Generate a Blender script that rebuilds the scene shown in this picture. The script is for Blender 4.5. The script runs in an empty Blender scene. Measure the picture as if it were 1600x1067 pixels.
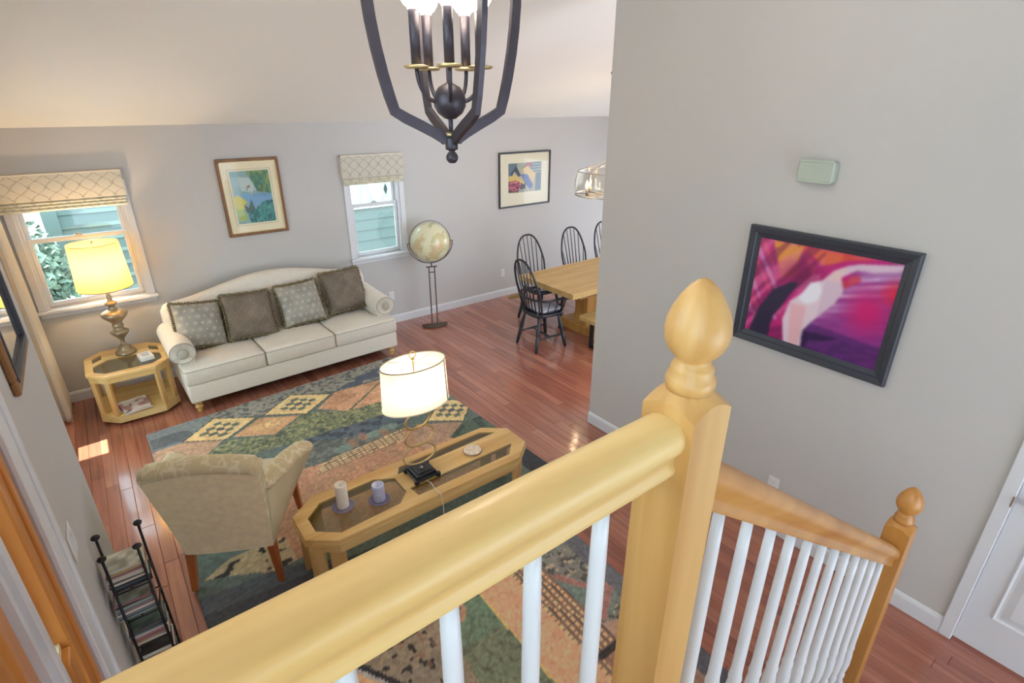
import bpy, bmesh, math, random
import numpy as np
from math import sin, cos, pi, radians, sqrt, atan2
from mathutils import Vector, Matrix
random.seed(7)
SC = bpy.context.scene
COL = SC.collection

def lin(c):
    c = np.asarray(c, float) / 255.0
    return np.where(c <= 0.04045, c / 12.92, ((c + 0.055) / 1.055) ** 2.4)
def L4(c):
    l = lin(c); return (float(l[0]), float(l[1]), float(l[2]), 1.0)

# ------------------------------------------------------------------ camera, world, sun, exposure
EYE = 2.68
cam_d = bpy.data.cameras.new('camera'); cam = bpy.data.objects.new('camera', cam_d); COL.objects.link(cam)
cam_d.sensor_width = 36.0; cam_d.lens = 847.86 / 1600 * 36.0; cam_d.clip_start = 0.02
cam.location = (0, 0, EYE)
cam.rotation_euler = (radians(90 - 23.755), 0, radians(-37.483))
SC.camera = cam
vs = SC.view_settings
SC.display_settings.display_device = 'sRGB'
vs.view_transform = 'Standard'; vs.look = 'None'; vs.gamma = 1.0; vs.use_curve_mapping = False
vs.exposure = 1.44
WORLD_STRENGTH = 2.2
w = bpy.data.worlds.new('sky'); SC.world = w; w.use_nodes = True
bg = w.node_tree.nodes['Background']
bg.inputs[0].default_value = (0.72, 0.86, 1.0, 1); bg.inputs[1].default_value = WORLD_STRENGTH
sun_d = bpy.data.lights.new('sun', 'SUN'); sun = bpy.data.objects.new('sun', sun_d); COL.objects.link(sun)
sun_d.energy = 14.0; sun_d.angle = radians(0.6); sun_d.color = (1.0, 0.95, 0.86)
sun.rotation_euler = Vector((0.36, 0.03, -0.93)).to_track_quat('-Z', 'Y').to_euler()
BULB = dict(coffee=24.0, end=8.0, lantern=8.5, dining=4.0)

# ------------------------------------------------------------------ materials
MATS = {}
def nt(name):
    m = bpy.data.materials.new(name); m.use_nodes = True
    t = m.node_tree; return m, t, t.nodes['Principled BSDF'], t.nodes, t.links
def mat(name, c, rough=0.5, metal=0.0, spec=0.5, vary=0.06, scale=8.0, bump=0.0, bscale=60.0, coat=0.0, sheen=0.0):
    m, t, b, N, K = nt(name)
    tc = N.new('ShaderNodeTexCoord'); nz = N.new('ShaderNodeTexNoise')
    nz.inputs['Scale'].default_value = scale; nz.inputs['Detail'].default_value = 4
    K.new(tc.outputs['Object'], nz.inputs['Vector'])
    r = N.new('ShaderNodeValToRGB')
    l = lin(c)
    r.color_ramp.elements[0].position = 0.3; r.color_ramp.elements[1].position = 0.7
    r.color_ramp.elements[0].color = (*(l * (1 - vary)), 1); r.color_ramp.elements[1].color = (*np.clip(l * (1 + vary), 0, 1), 1)
    K.new(nz.outputs['Fac'], r.inputs[0]); K.new(r.outputs[0], b.inputs['Base Color'])
    b.inputs['Roughness'].default_value = rough; b.inputs['Metallic'].default_value = metal
    b.inputs['Specular IOR Level'].default_value = spec; b.inputs['Coat Weight'].default_value = coat
    if sheen: b.inputs['Sheen Weight'].default_value = sheen
    if bump:
        n2 = N.new('ShaderNodeTexNoise'); n2.inputs['Scale'].default_value = bscale; n2.inputs['Detail'].default_value = 3
        K.new(tc.outputs['Object'], n2.inputs['Vector'])
        bp = N.new('ShaderNodeBump'); bp.inputs['Strength'].default_value = bump; bp.inputs['Distance'].default_value = 0.01
        K.new(n2.outputs['Fac'], bp.inputs['Height']); K.new(bp.outputs[0], b.inputs['Normal'])
    MATS[name] = m; return m
def wood(name, c1, c2, axis=0, rough=0.3, scale=14.0, stretch=0.07, coat=0.0, fine=True):
    m, t, b, N, K = nt(name)
    tc = N.new('ShaderNodeTexCoord'); mp = N.new('ShaderNodeMapping')
    s = [1, 1, 1]; s[axis] = stretch; mp.inputs['Scale'].default_value = s
    K.new(tc.outputs['Object'], mp.inputs['Vector'])
    nz = N.new('ShaderNodeTexNoise'); nz.inputs['Scale'].default_value = scale; nz.inputs['Detail'].default_value = 6
    nz.inputs['Distortion'].default_value = 0.6
    K.new(mp.outputs[0], nz.inputs['Vector'])
    r = N.new('ShaderNodeValToRGB'); r.color_ramp.elements[0].position = 0.3; r.color_ramp.elements[1].position = 0.72
    r.color_ramp.elements[0].color = L4(c1); r.color_ramp.elements[1].color = L4(c2)
    K.new(nz.outputs['Fac'], r.inputs[0]); K.new(r.outputs[0], b.inputs['Base Color'])
    b.inputs['Roughness'].default_value = rough; b.inputs['Coat Weight'].default_value = coat
    b.inputs['Coat Roughness'].default_value = 0.12
    MATS[name] = m; return m
def vcol(name, rough=0.8, bump=0.0, bscale=200.0, spec=0.3, jitter=0.0, coat=0.0, pile=False):
    """colour comes from the mesh's own printed/woven colour attribute"""
    m, t, b, N, K = nt(name)
    a = N.new('ShaderNodeAttribute'); a.attribute_name = 'tint'
    if jitter:
        tc = N.new('ShaderNodeTexCoord'); nz = N.new('ShaderNodeTexNoise'); nz.inputs['Scale'].default_value = bscale
        nz.inputs['Detail'].default_value = 2
        K.new(tc.outputs['Object'], nz.inputs['Vector'])
        mr = N.new('ShaderNodeMapRange'); mr.inputs[3].default_value = 1 - jitter; mr.inputs[4].default_value = 1 + jitter
        K.new(nz.outputs['Fac'], mr.inputs[0])
        mx = N.new('ShaderNodeVectorMath'); mx.operation = 'SCALE'
        K.new(a.outputs['Color'], mx.inputs[0]); K.new(mr.outputs[0], mx.inputs['Scale'])
        K.new(mx.outputs[0], b.inputs['Base Color'])
        if bump:
            bp = N.new('ShaderNodeBump'); bp.inputs['Strength'].default_value = bump; bp.inputs['Distance'].default_value = 0.01
            K.new(nz.outputs['Fac'], bp.inputs['Height']); K.new(bp.outputs[0], b.inputs['Normal'])
    else:
        K.new(a.outputs['Color'], b.inputs['Base Color'])
    b.inputs['Roughness'].default_value = rough; b.inputs['Specular IOR Level'].default_value = spec
    b.inputs['Coat Weight'].default_value = coat; b.inputs['Coat Roughness'].default_value = 0.05
    MATS[name] = m; return m
def emis(name, c, strength):
    m, t, b, N, K = nt(name)
    b.inputs['Base Color'].default_value = L4(c); b.inputs['Emission Color'].default_value = L4(c)
    b.inputs['Emission Strength'].default_value = strength; MATS[name] = m; return m
def glass(name, tint=(255, 255, 255), refl=0.08, rough=0.02):
    m = bpy.data.materials.new(name); m.use_nodes = True; t = m.node_tree; N = t.nodes; K = t.links
    for n in list(N): N.remove(n)
    o = N.new('ShaderNodeOutputMaterial'); mx = N.new('ShaderNodeMixShader'); tr = N.new('ShaderNodeBsdfTransparent')
    gl = N.new('ShaderNodeBsdfGlossy'); lw = N.new('ShaderNodeLayerWeight'); lw.inputs['Blend'].default_value = 0.5; pw = N.new('ShaderNodeMath'); pw.operation = 'POWER'; pw.inputs[1].default_value = 3.5; K.new(lw.outputs['Facing'], pw.inputs[0]); fr = N.new('ShaderNodeMath'); fr.operation = 'MULTIPLY_ADD'; fr.inputs[1].default_value = 0.8; fr.inputs[2].default_value = refl * 0.5; K.new(pw.outputs[0], fr.inputs[0])
    tr.inputs[0].default_value = L4(tint); gl.inputs['Roughness'].default_value = rough
    K.new(fr.outputs[0], mx.inputs[0]); K.new(tr.outputs[0], mx.inputs[1]); K.new(gl.outputs[0], mx.inputs[2]); K.new(mx.outputs[0], o.inputs[0])
    MATS[name] = m; return m
def shade_mat(name, c, trans=0.55, pleat=0, glow=0.0):
    m = bpy.data.materials.new(name); m.use_nodes = True; t = m.node_tree; N = t.nodes; K = t.links
    for n in list(N): N.remove(n)
    o = N.new('ShaderNodeOutputMaterial'); mx = N.new('ShaderNodeMixShader'); mx.inputs[0].default_value = trans
    d = N.new('ShaderNodeBsdfDiffuse'); tl = N.new('ShaderNodeBsdfTranslucent')
    d.inputs[0].default_value = L4(c); tl.inputs[0].default_value = L4(c)
    tc = N.new('ShaderNodeTexCoord'); nz = N.new('ShaderNodeTexNoise'); nz.inputs['Scale'].default_value = 220
    K.new(tc.outputs['Object'], nz.inputs['Vector'])
    bp = N.new('ShaderNodeBump'); bp.inputs['Strength'].default_value = 0.15; bp.inputs['Distance'].default_value = 0.003
    K.new(nz.outputs['Fac'], bp.inputs['Height']); K.new(bp.outputs[0], d.inputs['Normal'])
    K.new(d.outputs[0], mx.inputs[1]); K.new(tl.outputs[0], mx.inputs[2]); K.new(mx.outputs[0], o.inputs[0])
    MATS[name] = m; return m

M_wall = mat('wall_paint', (197, 192, 188), 0.9, vary=0.012, scale=1.5, bump=0.04, bscale=180)
M_ceil = mat('ceiling_paint', (242, 238, 230), 0.95, vary=0.012, scale=1.2, bump=0.08, bscale=140)
M_trim = mat('white_trim_paint', (218, 217, 219), 0.4, vary=0.01)
M_white = mat('white_plastic', (226, 224, 220), 0.4, vary=0.01)
M_baluster = mat('white_baluster_paint', (218, 217, 221), 0.35, vary=0.01)
M_oakx = wood('honey_maple_along_x', (206, 160, 94), (235, 203, 138), 0, 0.42, 11, 0.08, 0.12)
M_oakz = wood('honey_maple_along_z', (202, 154, 88), (221, 182, 118), 2, 0.42, 12, 0.06, 0.12)
M_newel = wood('maple_newel_along_z', (190, 138, 74), (220, 176, 112), 2, 0.42, 12, 0.06, 0.12)  # newel copy of the maple, toned down to stand for shade
M_oakx_shaded = wood('shaded_maple_along_x', (176, 116, 52), (208, 152, 84), 0, 0.36, 9, 0.08, 0.2)  # same maple as the level rail, with shade mixed into its colour
M_oakz_shaded = wood('shaded_maple_along_z', (176, 114, 48), (206, 148, 78), 2, 0.4, 12, 0.06, 0.12)  # maple for the lower post, shade put into its colour
M_oaky = wood('honey_maple_along_y', (204, 154, 86), (222, 182, 114), 1, 0.42, 10, 0.08, 0.12)
M_doorz = wood('orange_fir_along_z', (190, 116, 50), (212, 142, 72), 2, 0.35, 14, 0.05, 0.2)
M_legwood = wood('red_cherry_leg', (150, 78, 34), (184, 104, 52), 2, 0.35, 20, 0.1, 0.2)
M_pine = wood('rustic_pine_along_x', (176, 138, 82), (206, 172, 112), 0, 0.45, 12, 0.06, 0.1)
M_pinez = wood('rustic_pine_along_z', (182, 126, 58), (208, 156, 84), 2, 0.45, 12, 0.06, 0.1)
M_pine_dark = wood('pine_end_grain', (120, 82, 50), (156, 112, 70), 1, 0.5, 14, 0.1)
M_black = mat('black_painted_wood', (38, 38, 44), 0.38, vary=0.1, scale=12)
M_iron = mat('wrought_iron', (30, 28, 30), 0.45, 0.4, vary=0.1)
M_bronze = mat('bronze_lantern_metal', (76, 70, 78), 0.42, 0.55, vary=0.1, scale=20)
M_gold = mat('antique_gold', (210, 188, 140), 0.35, 0.8, vary=0.1)
M_steel = mat('brushed_nickel', (186, 176, 160), 0.3, 0.9)
M_standbrown = mat('brown_globe_metal', (100, 84, 72), 0.45, 0.5, vary=0.1)
M_sofa = mat('cream_linen', (226, 214, 198), 0.95, vary=0.03, scale=30, bump=0.15, bscale=260, sheen=0.2)
M_piping = mat('cream_piping', (176, 166, 150), 0.9)
M_dark_under = mat('black_underlining', (24, 20, 20), 0.95)
M_chairback = mat('taupe_damask', (248, 226, 184), 0.95, vary=0.08, scale=24, bump=0.15, bscale=220, sheen=0.2)
M_frame_blk = mat('charcoal_frame', (56, 58, 68), 0.42, vary=0.06)
M_frame_brown = wood('walnut_gilt_frame', (112, 74, 44), (142, 100, 62), 2, 0.4, 16, 0.1)
M_matboard = mat('ivory_matboard', (240, 226, 192), 0.9, vary=0.01)
M_matboard2 = mat('pale_matboard', (232, 224, 200), 0.9, vary=0.01)
M_print = vcol('printed_paper', 0.5, spec=0.3)
M_printgloss = vcol('framed_print', 0.35, spec=0.4)
M_rug = vcol('woven_rug', 0.95, bump=0.5, bscale=300, spec=0.1, jitter=0.22)
M_fabricv = vcol('woven_pillow', 0.95, bump=0.25, bscale=240, spec=0.1, jitter=0.10)
M_globe = vcol('globe_paper', 0.22, spec=0.5, coat=0.4)
M_mirror = mat('mirror_silver', (235, 235, 235), 0.02, 1.0, vary=0.0)
M_pane = glass('window_pane', (244, 250, 248), 0.05)
M_glaze = glass('picture_glazing', (255, 255, 255), 0.03)
M_smoked = glass('smoked_glass', (226, 228, 212), 0.10)
M_clear = glass('clear_lamp_glass', (244, 240, 232), 0.12)
M_shade_c = shade_mat('white_linen_shade', (252, 240, 222), 0.5)
M_shade_e = shade_mat('yellow_pleated_shade', (246, 214, 130), 0.5)
M_frost = emis('frosted_lit_glass', (255, 246, 232), 3.0)
M_flame = emis('lit_bulb', (255, 214, 150), 12.0)
M_candle = mat('ivory_wax', (236, 226, 214), 0.5, vary=0.05, scale=30); M_candle.node_tree.nodes['Principled BSDF'].inputs['Subsurface Weight'].default_value = 0.15
M_candleblue = mat('pale_blue_wax', (190, 194, 222), 0.5, vary=0.1, scale=30)
M_lav = mat('lavender_plate', (120, 112, 140), 0.4, vary=0.1)
M_pewter = mat('aged_brass_urn', (164, 146, 120), 0.36, 0.65, vary=0.2, scale=14)
M_brasspale = mat('pale_brass_ring', (205, 176, 122), 0.3, 0.75, vary=0.08)
M_curtain = shade_mat('cream_damask_curtain', (250, 242, 226), 0.4)
M_roman = vcol('roman_shade_fabric', 0.95, spec=0.1)
M_sage = mat('sage_chime_cover', (178, 186, 172), 0.5, vary=0.02)
M_vent = mat('brass_vent', (176, 146, 76), 0.4, 0.6)
M_siding = mat('teal_siding', (104, 124, 120), 0.8, vary=0.05, scale=2)
M_exttrim = mat('white_exterior_trim', (245, 248, 248), 0.7, vary=0.01)
M_extgreen = mat('green_exterior_brace', (150, 196, 176), 0.7)
M_ground = mat('gravel_and_mulch', (120, 112, 116), 0.95, vary=0.4, scale=9, bump=0.4, bscale=20)
M_leaf = mat('shrub_leaves', (128, 150, 132), 0.7, vary=0.6, scale=5)
M_bark = mat('bark', (92, 76, 66), 0.9, vary=0.2)

# ------------------------------------------------------------------ mesh builder
class MB:
    def __init__(s): s.v = []; s.f = []; s.mi = []; s.M = Matrix(); s.m = 0; s.sm = []
    def _a(s, vs, fs, smooth=False):
        n = len(s.v)
        for p in vs: s.v.append(tuple(s.M @ Vector(p)))
        for f in fs: s.f.append([i + n for i in f]); s.mi.append(s.m); s.sm.append(smooth)
        return s
    def box(s, x0, x1, y0, y1, z0, z1, c=0.0):
        if c <= 0:
            vs = [(x, y, z) for x in (x0, x1) for y in (y0, y1) for z in (z0, z1)]
            return s._a(vs, [(0, 1, 3, 2), (4, 6, 7, 5), (0, 4, 5, 1), (2, 3, 7, 6), (0, 2, 6, 4), (1, 5, 7, 3)])
        X = (x0, x1); Y = (y0, y1); Z = (z0, z1); vs = []; idx = {}
        for i in (0, 1):
            for j in (0, 1):
                for k in (0, 1):
                    sx = c if i == 0 else -c; sy = c if j == 0 else -c; sz = c if k == 0 else -c
                    for ax, p in enumerate(((X[i], Y[j] + sy, Z[k] + sz), (X[i] + sx, Y[j], Z[k] + sz), (X[i] + sx, Y[j] + sy, Z[k]))):
                        idx[i, j, k, ax] = len(vs); vs.append(p)
        fs = []
        for i in (0, 1):
            q = [idx[i, j, k, 0] for j, k in ((0, 0), (0, 1), (1, 1), (1, 0))]; fs.append(q if i == 0 else q[::-1])
            q = [idx[j, i, k, 1] for j, k in ((0, 0), (1, 0), (1, 1), (0, 1))]; fs.append(q if i == 0 else q[::-1])
            q = [idx[j, k, i, 2] for j, k in ((0, 0), (0, 1), (1, 1), (1, 0))]; fs.append(q if i == 0 else q[::-1])
        for a in (0, 1):
            for b in (0, 1):
                fs.append([idx[a, b, 0, 0], idx[a, b, 1, 0], idx[a, b, 1, 1], idx[a, b, 0, 1]])
                fs.append([idx[a, 0, b, 0], idx[a, 1, b, 0], idx[a, 1, b, 2], idx[a, 0, b, 2]])
                fs.append([idx[0, a, b, 1], idx[1, a, b, 1], idx[1, a, b, 2], idx[0, a, b, 2]])
        for i in (0, 1):
            for j in (0, 1):
                for k in (0, 1): fs.append([idx[i, j, k, 0], idx[i, j, k, 1], idx[i, j, k, 2]])
        return s._a(vs, fs)
    def prism(s, poly, z0, z1, c=0.0):
        n = len(poly)
        if c <= 0:
            vs = [(x, y, z0) for x, y in poly] + [(x, y, z1) for x, y in poly]
            fs = [list(range(n))[::-1], list(range(n, 2 * n))] + [[i, (i + 1) % n, n + (i + 1) % n, n + i] for i in range(n)]
            return s._a(vs, fs)
        ins = inset(poly, c)
        vs = [(x, y, z0) for x, y in poly] + [(x, y, z1 - c) for x, y in poly] + [(x, y, z1) for x, y in ins]
        fs = [list(range(n))[::-1], list(range(2 * n, 3 * n))]
        for a in (0, n):
            fs += [[a + i, a + (i + 1) % n, a + n + (i + 1) % n, a + n + i] for i in range(n)]
        return s._a(vs, fs)
    def ringprism(s, outer, inner, z0, z1):
        n = len(outer)
        vs = [(x, y, z0) for x, y in outer] + [(x, y, z1) for x, y in outer] + [(x, y, z0) for x, y in inner] + [(x, y, z1) for x, y in inner]
        fs = []
        for i in range(n):
            j = (i + 1) % n
            fs += [[i, j, n + j, n + i], [2 * n + j, 2 * n + i, 3 * n + i, 3 * n + j], [n + i, n + j, 3 * n + j, 3 * n + i], [j, i, 2 * n + i, 2 * n + j]]
        return s._a(vs, fs)
    def lathe(s, prof, n=24, c=(0, 0, 0), cap=True, ex=1.0, ey=1.0, smooth=True):
        vs = []; fs = []
        for r, z in prof:
            for k in range(n):
                a = 2 * pi * k / n; vs.append((c[0] + r * cos(a) * ex, c[1] + r * sin(a) * ey, c[2] + z))
        for i in range(len(prof) - 1):
            for k in range(n):
                l = (k + 1) % n; fs.append([i * n + k, i * n + l, (i + 1) * n + l, (i + 1) * n + k])
        if cap: fs.append(list(range(n))[::-1]); fs.append([(len(prof) - 1) * n + k for k in range(n)])
        return s._a(vs, fs, smooth)
    def tube(s, pts, r, n=8, closed=False, rz=None):
        P = [Vector(p) for p in pts]; m = len(P); R = r if isinstance(r, (list, tuple)) else [r] * m
        vs = []; fs = []; prev = None
        for i, p in enumerate(P):
            if closed: t = (P[(i + 1) % m] - P[i - 1])
            else: t = P[min(i + 1, m - 1)] - P[max(i - 1, 0)]
            t.normalize()
            if prev is None:
                a = Vector((0, 0, 1)) if abs(t.z) < 0.9 else Vector((1, 0, 0)); u = t.cross(a).normalized()
            else:
                u = (prev - t * prev.dot(t)).normalized()
            prev = u; v = t.cross(u)
            for k in range(n):
                a = 2 * pi * k / n; vs.append(p + R[i] * (cos(a) * u + sin(a) * v))
        for i in range(m if closed else m - 1):
            j = (i + 1) % m
            for k in range(n):
                l = (k + 1) % n; fs.append([i * n + k, i * n + l, j * n + l, j * n + k])
        if not closed: fs.append(list(range(n))[::-1]); fs.append([(m - 1) * n + k for k in range(n)])
        return s._a(vs, fs, True)
    def strap(s, pts, side, w, t):
        """flat bar along pts: w wide along the fixed vector side, t thick"""
        P = [Vector(p) for p in pts]; S = Vector(side).normalized(); vs = []; fs = []; m = len(P)
        for i, p in enumerate(P):
            tg = (P[min(i + 1, m - 1)] - P[max(i - 1, 0)]).normalized(); nn = tg.cross(S).normalized()
            for a, b in ((-1, -1), (1, -1), (1, 1), (-1, 1)): vs.append(p + S * (a * w / 2) + nn * (b * t / 2))
        for i in range(m - 1):
            for k in range(4):
                l = (k + 1) % 4; fs.append([i * 4 + k, i * 4 + l, i * 4 + 4 + l, i * 4 + 4 + k])
        fs += [[3, 2, 1, 0], [(m - 1) * 4 + k for k in range(4)]]
        return s._a(vs, fs)
    def sweep(s, prof, path_a, path_b, smooth=False):
        """closed 2-d profile (list of 3-d offsets) from point a to point b"""
        n = len(prof); A = Vector(path_a); B = Vector(path_b)
        vs = [A + Vector(p) for p in prof] + [B + Vector(p) for p in prof]
        fs = [list(range(n))[::-1], list(range(n, 2 * n))] + [[i, (i + 1) % n, n + (i + 1) % n, n + i] for i in range(n)]
        return s._a(vs, fs, smooth)
    def grid(s, fn, nu, nv, smooth=True, closeu=False):
        vs = [fn(i / (nu if closeu else nu - 1), j / (nv - 1)) for j in range(nv) for i in range(nu)]
        fs = []
        for j in range(nv - 1):
            for i in range(nu if closeu else nu - 1):
                k = (i + 1) % nu; fs.append([j * nu + i, j * nu + k, (j + 1) * nu + k, (j + 1) * nu + i])
        return s._a(vs, fs, smooth)
    def build(s, name, mats, parent=None, loc=None, bevel=0.0, subsurf=0):
        me = bpy.data.meshes.new(name); me.from_pydata(s.v, [], s.f)
        for m in (mats if isinstance(mats, (list, tuple)) else [mats]): me.materials.append(m)
        me.polygons.foreach_set('material_index', s.mi); me.polygons.foreach_set('use_smooth', s.sm)
        bm = bmesh.new(); bm.from_mesh(me); bmesh.ops.recalc_face_normals(bm, faces=bm.faces); bm.to_mesh(me); bm.free()
        me.update()
        o = bpy.data.objects.new(name, me); COL.objects.link(o)
        if parent: o.parent = parent
        if loc: o.location = loc
        if bevel:
            b = o.modifiers.new('soft', 'BEVEL'); b.width = bevel; b.segments = 3; b.limit_method = 'ANGLE'; b.angle_limit = radians(40)
            for p in me.polygons: p.use_smooth = True
        if subsurf:
            b = o.modifiers.new('sub', 'SUBSURF'); b.levels = subsurf; b.render_levels = subsurf
            for p in me.polygons: p.use_smooth = True
        return o
def inset(poly, d):
    n = len(poly); out = []
    for i in range(n):
        p0 = Vector(poly[i - 1]); p1 = Vector(poly[i]); p2 = Vector(poly[(i + 1) % n])
        e1 = (p1 - p0).normalized(); e2 = (p2 - p1).normalized()
        n1 = Vector((-e1.y, e1.x)); n2 = Vector((-e2.y, e2.x)); b = n1 + n2
        b = b * (1.0 / max(1e-6, b.dot(n1))); q = p1 + b * d; out.append((q.x, q.y))
    return out
def thing(name, label, cat, loc=(0, 0, 0), rz=0.0, group=None):
    o = bpy.data.objects.new(name, None); COL.objects.link(o); o.empty_display_size = 0.1
    o.location = loc; o.rotation_euler = (0, 0, rz); tag(o, label, cat, group); return o
def tag(o, label=None, cat=None, group=None, kind=None):
    if label: o['label'] = label
    if cat: o['category'] = cat
    if group: o['group'] = group
    if kind: o['kind'] = kind
    return o
def struct(o): o['kind'] = 'structure'; return o
def sroot(name, loc=(0, 0, 0)):
    o = bpy.data.objects.new(name, None); COL.objects.link(o); o.location = loc; o['kind'] = 'structure'; return o
def copy_tree(o, parent=None):
    c = o.copy(); COL.objects.link(c); c.parent = parent
    for ch in o.children: copy_tree(ch, c)
    return c
def tint(o, cols):
    me = o.data; a = me.attributes.new('tint', 'FLOAT_COLOR', 'POINT')
    rgba = np.ones((len(me.vertices), 4), np.float32); rgba[:, :3] = cols
    a.data.foreach_set('color', rgba.ravel()); return o
_rng = np.random.RandomState(3)
_tab = _rng.rand(64, 64)
def vn(x, y, s=1.0, seed=0):
    x = np.asarray(x) * s + seed * 17.3; y = np.asarray(y) * s + seed * 9.1
    xi = np.floor(x).astype(int); yi = np.floor(y).astype(int); fx = x - xi; fy = y - yi
    fx = fx * fx * (3 - 2 * fx); fy = fy * fy * (3 - 2 * fy)
    g = lambda a, b: _tab[a % 64, b % 64]
    return (g(xi, yi) * (1 - fx) + g(xi + 1, yi) * fx) * (1 - fy) + (g(xi, yi + 1) * (1 - fx) + g(xi + 1, yi + 1) * fx) * fy
def inpoly(x, y, poly):
    r = np.zeros(x.shape, bool); n = len(poly)
    for i in range(n):
        x0, y0 = poly[i]; x1, y1 = poly[(i + 1) % n]
        c = ((y0 > y) != (y1 > y)); 
        with np.errstate(divide='ignore', invalid='ignore'):
            xx = (x1 - x0) * (y - y0) / (y1 - y0 + 1e-12) + x0
        r ^= c & (x < xx)
    return r
def picgrid(name, nu, nv, P0, U, V, fn, material, parent, blur=2):
    """a flat print: corner P0, edge vectors U and V, colour function of (u,v) arrays returning sRGB 0-255"""
    j, i = np.meshgrid(np.linspace(0, 1, nv), np.linspace(0, 1, nu), indexing='ij')
    u = i.ravel(); v = j.ravel()
    P0 = np.array(P0); pts = P0 + np.outer(u, U) + np.outer(v, V)
    b = MB(); b.v = [tuple(p) for p in pts]
    for jj in range(nv - 1):
        for ii in range(nu - 1):
            a = jj * nu + ii; b.f.append([a, a + 1, a + nu + 1, a + nu])
    b.mi = [0] * len(b.f); b.sm = [False] * len(b.f)
    me = bpy.data.meshes.new(name); me.from_pydata(b.v, [], b.f); me.materials.append(material); me.update()
    o = bpy.data.objects.new(name, me); COL.objects.link(o)
    if parent: o.parent = parent
    c = np.asarray(fn(u, v), float).reshape(nv, nu, 3)
    for _ in range(blur):
        p = np.pad(c, ((1, 1), (1, 1), (0, 0)), mode='edge'); c = (p[:-2, 1:-1] + p[2:, 1:-1] + p[1:-1, :-2] + p[1:-1, 2:] + 2 * p[1:-1, 1:-1]) / 6
    c = c.reshape(-1, 3)
    return tint(o, lin(np.clip(c, 0, 255)))
def mix(c, col, mask, a=1.0):
    k = (np.asarray(mask, float) * a)[:, None]; return c * (1 - k) + np.asarray(col, float) * k
def bulb(name, loc, power, color=(1.0, 0.80, 0.55), r=0.03):
    d = bpy.data.lights.new(name, 'POINT'); d.energy = power; d.color = color; d.shadow_soft_size = r
    o = bpy.data.objects.new(name, d); COL.objects.link(o); o.location = loc; return o

# ================================================================== STRUCTURE
BY = 6.28; RX = 3.16; LX = -0.357; LWX = -0.74; NEARY = -3.0; FARX = 7.6
def ceil_z(y): return 2.49 + 0.286 * (BY - y)
# ---- floor with individual strips
floor = struct(MB().box(LWX - 0.2, FARX, NEARY, BY + 0.15, -0.16, -0.021).build('floor', mat('subfloor', (62, 30, 22), 0.9)))
PW = 0.0826
PTONES = [(182, 112, 88), (172, 102, 80), (192, 122, 96), (178, 108, 86), (164, 98, 80), (186, 118, 96)]
PM = []
for i, c in enumerate(PTONES):
    m, t, b, N, K = nt('cherry_plank_%d' % i)
    tc = N.new('ShaderNodeTexCoord'); oi = N.new('ShaderNodeObjectInfo'); mp = N.new('ShaderNodeMapping'); mp.inputs['Scale'].default_value = (1, 0.06, 1)
    ad = N.new('ShaderNodeVectorMath'); ad.operation = 'ADD'
    K.new(tc.outputs['Object'], ad.inputs[0]); K.new(oi.outputs['Location'], ad.inputs[1]); K.new(ad.outputs[0], mp.inputs[0])
    nz = N.new('ShaderNodeTexNoise'); nz.inputs['Scale'].default_value = 34; nz.inputs['Detail'].default_value = 5; K.new(mp.outputs[0], nz.inputs['Vector'])
    r = N.new('ShaderNodeValToRGB'); r.color_ramp.elements[0].position = 0.3; r.color_ramp.elements[1].position = 0.75
    l = lin(c); r.color_ramp.elements[0].color = (*(l * 0.72), 1); r.color_ramp.elements[1].color = (*(l * 1.12), 1)
    K.new(nz.outputs['Fac'], r.inputs[0]); K.new(r.outputs[0], b.inputs['Base Color'])
    b.inputs['Roughness'].default_value = 0.24; b.inputs['Coat Weight'].default_value = 0.9; b.inputs['Coat Roughness'].default_value = 0.09
    n2 = N.new('ShaderNodeTexNoise'); n2.inputs['Scale'].default_value = 9; K.new(ad.outputs[0], n2.inputs['Vector'])
    bp = N.new('ShaderNodeBump'); bp.inputs['Strength'].default_value = 0.05; bp.inputs['Distance'].default_value = 0.01; K.new(n2.outputs['Fac'], bp.inputs['Height'])
    K.new(bp.outputs[0], b.inputs['Normal']); K.new(bp.outputs[0], b.inputs['Coat Normal'])
    PM.append(m)
def plank_mesh(name, Lk, m):
    b = MB(); hw = PW / 2 - 0.0006; hl = Lk / 2 - 0.0006; c = 0.0022
    vs = [(-hw, -hl, -0.02), (hw, -hl, -0.02), (hw, hl, -0.02), (-hw, hl, -0.02), (-hw, -hl, -c), (hw, -hl, -c), (hw, hl, -c), (-hw, hl, -c),
          (-hw + c, -hl + c, 0), (hw - c, -hl + c, 0), (hw - c, hl - c, 0), (-hw + c, hl - c, 0)]
    fs = [[8, 9, 10, 11]] + [[4 + i, 4 + (i + 1) % 4, 8 + (i + 1) % 4, 8 + i] for i in range(4)] + [[i, (i + 1) % 4, 4 + (i + 1) % 4, 4 + i] for i in range(4)]
    me = bpy.data.meshes.new(name); me.from_pydata(vs, [], fs); me.materials.append(m); me.update(); return me, vs, fs
LENS = [0.42, 0.66, 0.9, 1.14, 1.38, 1.74]
PMESH = {(i, k): plank_mesh('floor_plank', LENS[i], PM[k]) for i in range(len(LENS)) for k in range(len(PM))}
planks = []
x = LWX - 0.1 + PW / 2; rr = random.Random(5)
R3 = cam.rotation_euler.to_matrix(); Rt = R3.transposed()
def project(p):
    c = Rt @ (Vector(p) - Vector((0, 0, EYE)))
    if c.z > -0.05: return None
    return 800 + 847.86 * c.x / -c.z, 533.5 - 847.86 * c.y / -c.z, -c.z
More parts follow.
